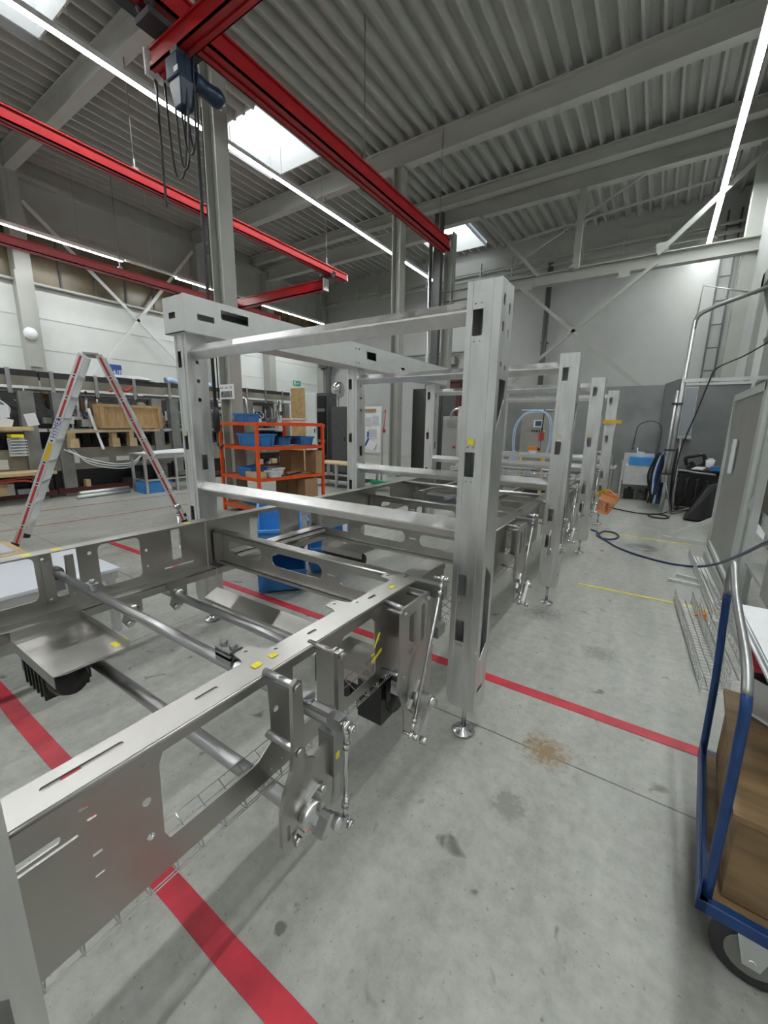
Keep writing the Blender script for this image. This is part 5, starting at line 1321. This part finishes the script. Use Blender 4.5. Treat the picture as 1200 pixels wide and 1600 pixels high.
mk('stile', MB().box(.80, .86, 4.86, 4.94, 0, 2.1), 'frame', t); mk('infill', MB().box(.86, .90, 3.4, 4.86, .9, 2.1), mat('doorway_shade_sheet', (.07, .055, .04), .5), t); b = MB(); b.bar((.83, 5.1, .95), (1.2, 4.0, .30), .05, .12); mk('brace', b, 'frame', t)  # infill here is a dark sheet, painting the shade of an open gap
t = thing('low_trolley', 'low steel trolley with a flat shelf of papers at the right wall', 'trolley', (1.1, 4.2, 0))
mk('shelf', MB().box(.80, 1.4, 3.5, 4.7, .42, .45), 'alu', t); mk('side_plate', MB().box(.78, .80, 3.2, 3.9, .40, .75), 'panelgrey', t)
for yy in (3.55, 4.65):
    for xx in (.83, 1.37): mk('leg', MB().box(xx - .02, xx + .02, yy - .02, yy + .02, 0, .42), 'alu', t)
b = MB(); b.box(.86, 1.1, 3.5, 3.9, .452, .458); solo('paper_sheet', b, 'hosepale', 'pale blue printed sheet on the low steel trolley', 'paper')
b = MB(); b.box(1.08, 1.35, 4.25, 4.55, .452, .56); b.box(.95, 1.2, 4.0, 4.15, .452, .5); solo('metal_parts', b, 'midgrey', 'grey metal parts on the rear of the low steel trolley', 'parts')
# floor hose
b = MB(); ring = [(-.44 + .14 * math.cos(a), 6.86 + .26 * math.sin(a), .014) for a in [PI * .8 + i * .4 for i in range(16)]]
b.tube(smooth_path([(-.70, 7.1, .012), (-.60, 7.0, .012)] + ring[2:] + [(-.55, 6.75, .02), (-.40, 6.45, .012), (-.25, 6.2, .012), (.0, 5.97, .012), (.3, 5.83, .012), (.55, 5.80, .03), (.66, 5.2, .25), (.70, 4.3, .60), (.72, 3.6, .88), (.80, 3.2, .98)], 4), .013, 8)
solo('air_hose', b, 'hosebluedark', 'dark blue air hose curving over the floor to the right edge', 'hose')
# wire mesh trays
def mesh_tray(name, o, u, L, Wd, Hh, label, step=.05, cell=.05, cat='wire tray', rnd=0):
    u = Vector(u).normalized(); v = ez_.cross(u); o = Vector(o)
    q = lambda a, b_, z: o + u * a + v * b_ + Vector((0, 0, z))
    b = MB(); r = .0032
    n = int(L / step)
    for i in range(n + 1):
        a = i * step
        b.tube([q(a, 0, Hh), q(a, 0, r), q(a, Wd, r), q(a, Wd, Hh)], r, 5)
    k = int(round(Wd / cell))
    for j in range(k + 1): b.tube([q(0, Wd * j / k, r * 3), q(L, Wd * j / k, r * 3)], r, 5)
    for j in range(1, int(Hh / cell) + 1):
        for s in (0, Wd): b.tube([q(0, s, j * cell), q(L, s, j * cell)], r, 5)
    for s in (0, Wd): b.tube([q(0, s, Hh), q(L, s, Hh)], r * 1.3, 5)
    return solo(name, b, 'bar', label, cat)
mesh_tray('wire_cable_tray', (.560, 3.0, 0), (-.06, 1, 0), 1.62, .135, .10, 'long wire cable tray on the floor, nearest the open floor', .05, .042)
mesh_tray('wire_cable_tray', (.695, 3.25, 0), (-.05, 1, 0), 1.35, .10, .06, 'wire cable tray on the floor close behind the nearest one', .1, .06)
mesh_tray('wire_cable_tray', (.74, 4.3, 0), (-.03, 1, 0), 2.1, .15, .10, 'dense wire mesh tray lying against the standing partition', .04, .036)
for k, (yy, x0_, lb) in enumerate(((5.16, .29, 'nearer of the two square bars lying on the floor by the mesh tray'), (5.38, .37, 'farther of the two square bars lying on the floor by the mesh tray'))):
    solo('square_tube', MB().bar((x0_, yy, .0155), (.575, yy - .05, .0155), .03, .03), 'alu', lb, 'bar')
b = MB(); b.box(.50, .545, 4.22, 4.26, .012, .05); b.cyl((.5, 4.24, .03), (.47, 4.24, .03), .012, 8); solo('orange_clip', b, 'netorange', 'small orange clip on the wire tray by the yellow line', 'clip')
# orange net basket & yellow clamps on the last post
t = thing('plastic_basket', 'orange perforated plastic basket hanging at the last right post', 'basket', (-.56, 7.62, .4))
b = MB(); c0 = Vector((-.53, 7.55, .50)); ax = Vector((-.28, 0, -.9)).normalized(); sx_ = Vector((.9, 0, -.28)).normalized(); sy_ = Vector((0, 1, 0))
def brim(r, h): return [c0 + ax * h + (sx_ * math.cos(a) + sy_ * math.sin(a)) * r for a in [2 * PI * i / 16 for i in range(16)]]
rings = [(.135, -.05), (.13, .0), (.122, .07), (.113, .14), (.102, .21), (.09, .27)]
for (r, h) in rings: b.tube(brim(r, h), .005, 5, closed=True)
for i in range(16):
    b.tube([brim(r, h)[i] for r, h in rings], .005, 5)
b.tube(brim(.09, .27), .010, 5, closed=True); mk('net_body', b, 'netorange', t)
b = MB(); k1, k2 = brim(.136, -.03), brim(.138, .08); b.add(k1 + k2, [(i, (i + 1) % 16, (i + 1) % 16 + 16, i + 16) for i in range(16)], True); mk('smooth_collar', b, 'peach', t, 'pale orange smooth collar')
b = MB(); b.tube([c0 + Vector((-.09, 0, .02)), c0 + Vector((-.02, 0, .12)), c0 + Vector((.1, 0, .02))], .008, 6); mk('handle', b, 'peach', t)
b = MB(); b.bar((-.78, 7.5, .52), (-.54, 7.5, .62), .02, .045); b.bar((-.80, 7.5, .53), (-.85, 7.5, .40), .03, .03); solo('bar_clamp', b, 'yplastic', 'yellow bar clamp on the last post just above the orange basket', 'clamp')
b = MB(); b.bar((-.70, 7.5, 1.70), (-.50, 7.5, 1.705), .02, .05); b.bar((-.76, 7.5, 1.705), (-.69, 7.5, 1.70), .03, .06); solo('bar_clamp', b, 'yplastic', 'yellow bar clamp high on the last right post', 'clamp')
# chrome push cart behind last post
t = thing('hand_cart', 'chrome tube hand cart standing behind the last right post', 'cart', (-.8, 9.0, 0))
mk('handle_bow', MB().tube(smooth_path([(-.95, 9.0, 1.16), (-.80, 9.0, 1.17), (-.70, 9.0, 1.10), (-.66, 9.0, .95), (-.66, 9.0, .2)]), .028, 10), 'shiny', t)
mk('shelf', MB().box(-1.15, -.60, 8.9, 9.4, .84, .88), 'alu', t); mk('base', MB().box(-1.15, -.60, 8.9, 9.4, .18, .22), 'dark', t)
for xx in (-1.1, -.65): mk('wheel', MB().lathe([(0, -.02), (.09, -.02), (.09, .02), (0, .02)], (xx, 8.95, .09), 14, 'x'), 'black', t)

# ================================================================== BLUE PLATFORM TRUCK
O = Vector((.268, 1.295, 0)); TU = Vector((.0735, .997, 0)).normalized(); TW = Vector((TU.y, -TU.x, 0))
def T(a, b_, z): return O + TW * a + TU * b_ + Vector((0, 0, z))
t = thing('platform_truck', 'blue platform truck with tube handle at the right edge', 'truck', tuple(T(.45, .36, 0)))
b = MB()
for (a0, b0, a1, b1) in ((0, .015, .9, .015), (0, .725, .9, .725), (.015, 0, .015, .74), (.885, 0, .885, .74)): b.bar(T(a0, b0, .235), T(a1, b1, .235), .03, .04)
b.bar(T(.004, 0, .262), T(.004, .74, .262), .008, .07)
mk('deck_frame', b, 'truckblue', t, bevel=.003)
mk('deck_board', MB().obox(T(.455, .37, .25), TW, TU, ez, .86, .69, .014), 'ply', t)
hp = [T(.024, .028, .25), T(.022, .028, .6), T(.018, .030, .84), T(.016, .05, .905), T(.014, .11, .95), T(.012, .22, .97), T(.008, .42, .985), T(.000, .55, 1.02), T(-.008, .62, 1.07), T(-.012, .665, 1.10), T(-.013, .70, 1.08), T(-.012, .712, 1.0), T(-.006, .714, .85), T(.006, .714, .6), T(.013, .714, .25)]
sm = smooth_path(hp, 4)
lo1 = [p for p in sm[:13]]; mid = sm[12:46]; hi = sm[45:]
mk('handle_leg', MB().tube(lo1, .0135, 12), 'truckblue', t); mk('handle_leg', MB().tube(hi, .0135, 12), 'truckblue', t); mk('handle_bow', MB().tube(mid, .0135, 12), 'cast', t, 'worn bare steel handle bow')
for (a, b_) in ((.15, .07), (.78, .07), (.15, .66), (.78, .66)):
    c = T(a, b_, .10)
    q = MB()
    n_ = 32; vs = []
    prof = [(.062, -.013), (.090, -.018), (.100, -.010), (.100, .010), (.090, .018), (.062, .013)]
    for r, x_ in prof: vs += [c + TU * x_ + (TW * math.cos(2 * PI * j / n_) + ez_ * math.sin(2 * PI * j / n_)) * r for j in range(n_)]
    q.add(vs, [(i * n_ + j, i * n_ + (j + 1) % n_, (i + 1) * n_ + (j + 1) % n_, (i + 1) * n_ + j) for i in range(5) for j in range(n_)], True)
    wh = mk('wheel', q, 'dark', t)
    mk('hub', MB().cyl(c - TU * .016, c + TU * .016, .064, 20), 'midgrey', wh)
    q = MB()
    for s in (-1, 1):
        f0 = c + TU * s * .026; f1 = c + TU * s * .030
        q.hexa([f0 + TW * -.02 - ez_ * .02, f1 + TW * -.02 - ez_ * .02, f1 + TW * .02 - ez_ * .02, f0 + TW * .02 - ez_ * .02], [f0 + TW * -.05 + ez_ * .105, f1 + TW * -.05 + ez_ * .105, f1 + TW * .05 + ez_ * .105, f0 + TW * .05 + ez_ * .105])
    q.obox(c + ez_ * .109, TU, TW, ez, .10, .11, .008); q.cyl(c - TU * .035, c + TU * .035, .010, 10); mk('caster_fork', q, 'alu', t)
t = thing('plywood_box', 'worn plywood box standing on the blue platform truck', 'box', tuple(T(.45, .36, .26)))
b = MB(); zt = .555
b.obox(T(.455, .375, .41), TW, TU, ez, .80, .66, .29); mk('body', b, 'ply', t)
b = MB(); b.obox(T(.452, .36, zt + .008), TW, TU, ez, .83, .70, .016); mk('lid', b, 'ply', t)
# grey metal case with contents
mo = T(.13, .50, .572)
cu = Vector((.72, -.69, 0)).normalized(); cv = ez_.cross(cu)
t = thing('metal_case', 'open grey metal case on the plywood box under the papers', 'case', tuple(mo))
q = lambda a, b_, z: Vector((.405, 1.86, .575)) + cu * a + cv * b_ + Vector((0, 0, z))
b = MB(); b.obox(q(.22, .0, .07), cu, cv, ez, .46, .004, .14); b.obox(q(-.008, .2, .14), cu, cv, ez, .004, .42, .28); b.obox(q(.22, .2, .003), cu, cv, ez, .46, .42, .005); b.obox(q(.22, .41, .14), cu, cv, ez, .46, .004, .28); b.obox(q(.45, .2, .14), cu, cv, ez, .004, .42, .28); b.obox(q(-.016, .2, .28), cu, cv, ez, .03, .43, .006)
mk('shell', b, 'alu', t)
b = MB(); b.obox(q(.22, .2, .06), cu, cv, ez, .42, .38, .11); solo('case_shade_block', b, 'black', 'black block for the shade inside the open grey metal case', 'shade filler')  # solid black block stands in for the shade inside the case
b = MB(); b.cyl(q(.05, .10, .17), q(.10, .26, .20), .04, 14); solo('red_tool', b, 'signred', 'dark red round tool lying in the open metal case', 'tool')
b = MB(); zc = .86; b.hexa([(.345, 1.60, zc), (.43, 1.60, zc), (.43, 1.82, zc), (.345, 1.82, zc)], [(.345, 1.60, zc + .012), (.43, 1.60, zc + .012), (.43, 1.82, zc + .012), (.345, 1.82, zc + .012)]); 
solo('red_white_folder', b, 'redtape', 'red and white folder corner sticking out under the white papers', 'folder')
b = MB()
for k in range(7):
    o_ = random.uniform(-.006, .006); z_ = .905 + .0065 * k
    b.hexa([(.345 + o_, 1.42, z_), (.80, 1.40, z_), (.80, 1.96 + o_, z_), (.335 + o_, 1.965 + o_, z_)], [(.345 + o_, 1.42, z_ + .0045), (.80, 1.40, z_ + .0045), (.80, 1.96 + o_, z_ + .0045), (.335 + o_, 1.965 + o_, z_ + .0045)])
solo('paper_stack', b, 'paper', 'thick stack of white papers on top of the truck load', 'papers')
b = MB(); b.box(.47, .80, 1.50, 1.95, .872, .902); b.box(.5, .78, 1.55, 1.9, .70, .872); solo('document_box', b, 'darkgrey', 'dark box under the white papers on the truck', 'box')

for k, (x0_, y0_, w_, h_, m_, lb) in enumerate(((-.50, 10.95, .20, .22, 'black', 'black canister on the floor under the wash basin, left one'), (-.26, 11.0, .16, .16, 'darkgrey', 'dark grey low box under the middle of the wash basin'), (-.08, 10.95, .14, .26, 'black', 'black container under the right end of the wash basin'))):
    b = MB(); b.box(x0_, x0_ + w_, y0_, y0_ + .22, 0, h_); b.cyl((x0_ + w_ / 2, y0_ + .1, h_), (x0_ + w_ / 2, y0_ + .1, h_ + .05), .03, 10)
    solo('canister', b, m_, lb, 'container', bevel=.01)
for k in range(3):
    b = MB(); xx = .44 + .16 * k
    b.tube(smooth_path([(xx, 9.70, .70), (xx - .03, 9.62, .45), (xx + .06, 9.62, .22), (xx + .16, 9.64, .40), (xx + .12, 9.70, .68)]), .02, 7)
    solo('power_cable', b, 'black', ('left', 'middle', 'right')[k] + ' black cable loop hanging on the front of the service cart', 'cable')
b = MB(); b.tube(smooth_path([(.35, 9.62, 1.25), (.33, 9.60, .8), (.36, 9.6, .3), (.40, 9.55, .02)]), .022, 7)
solo('thick_cable', b, 'black', 'thick black cable hanging down between pole and service cart', 'cable')
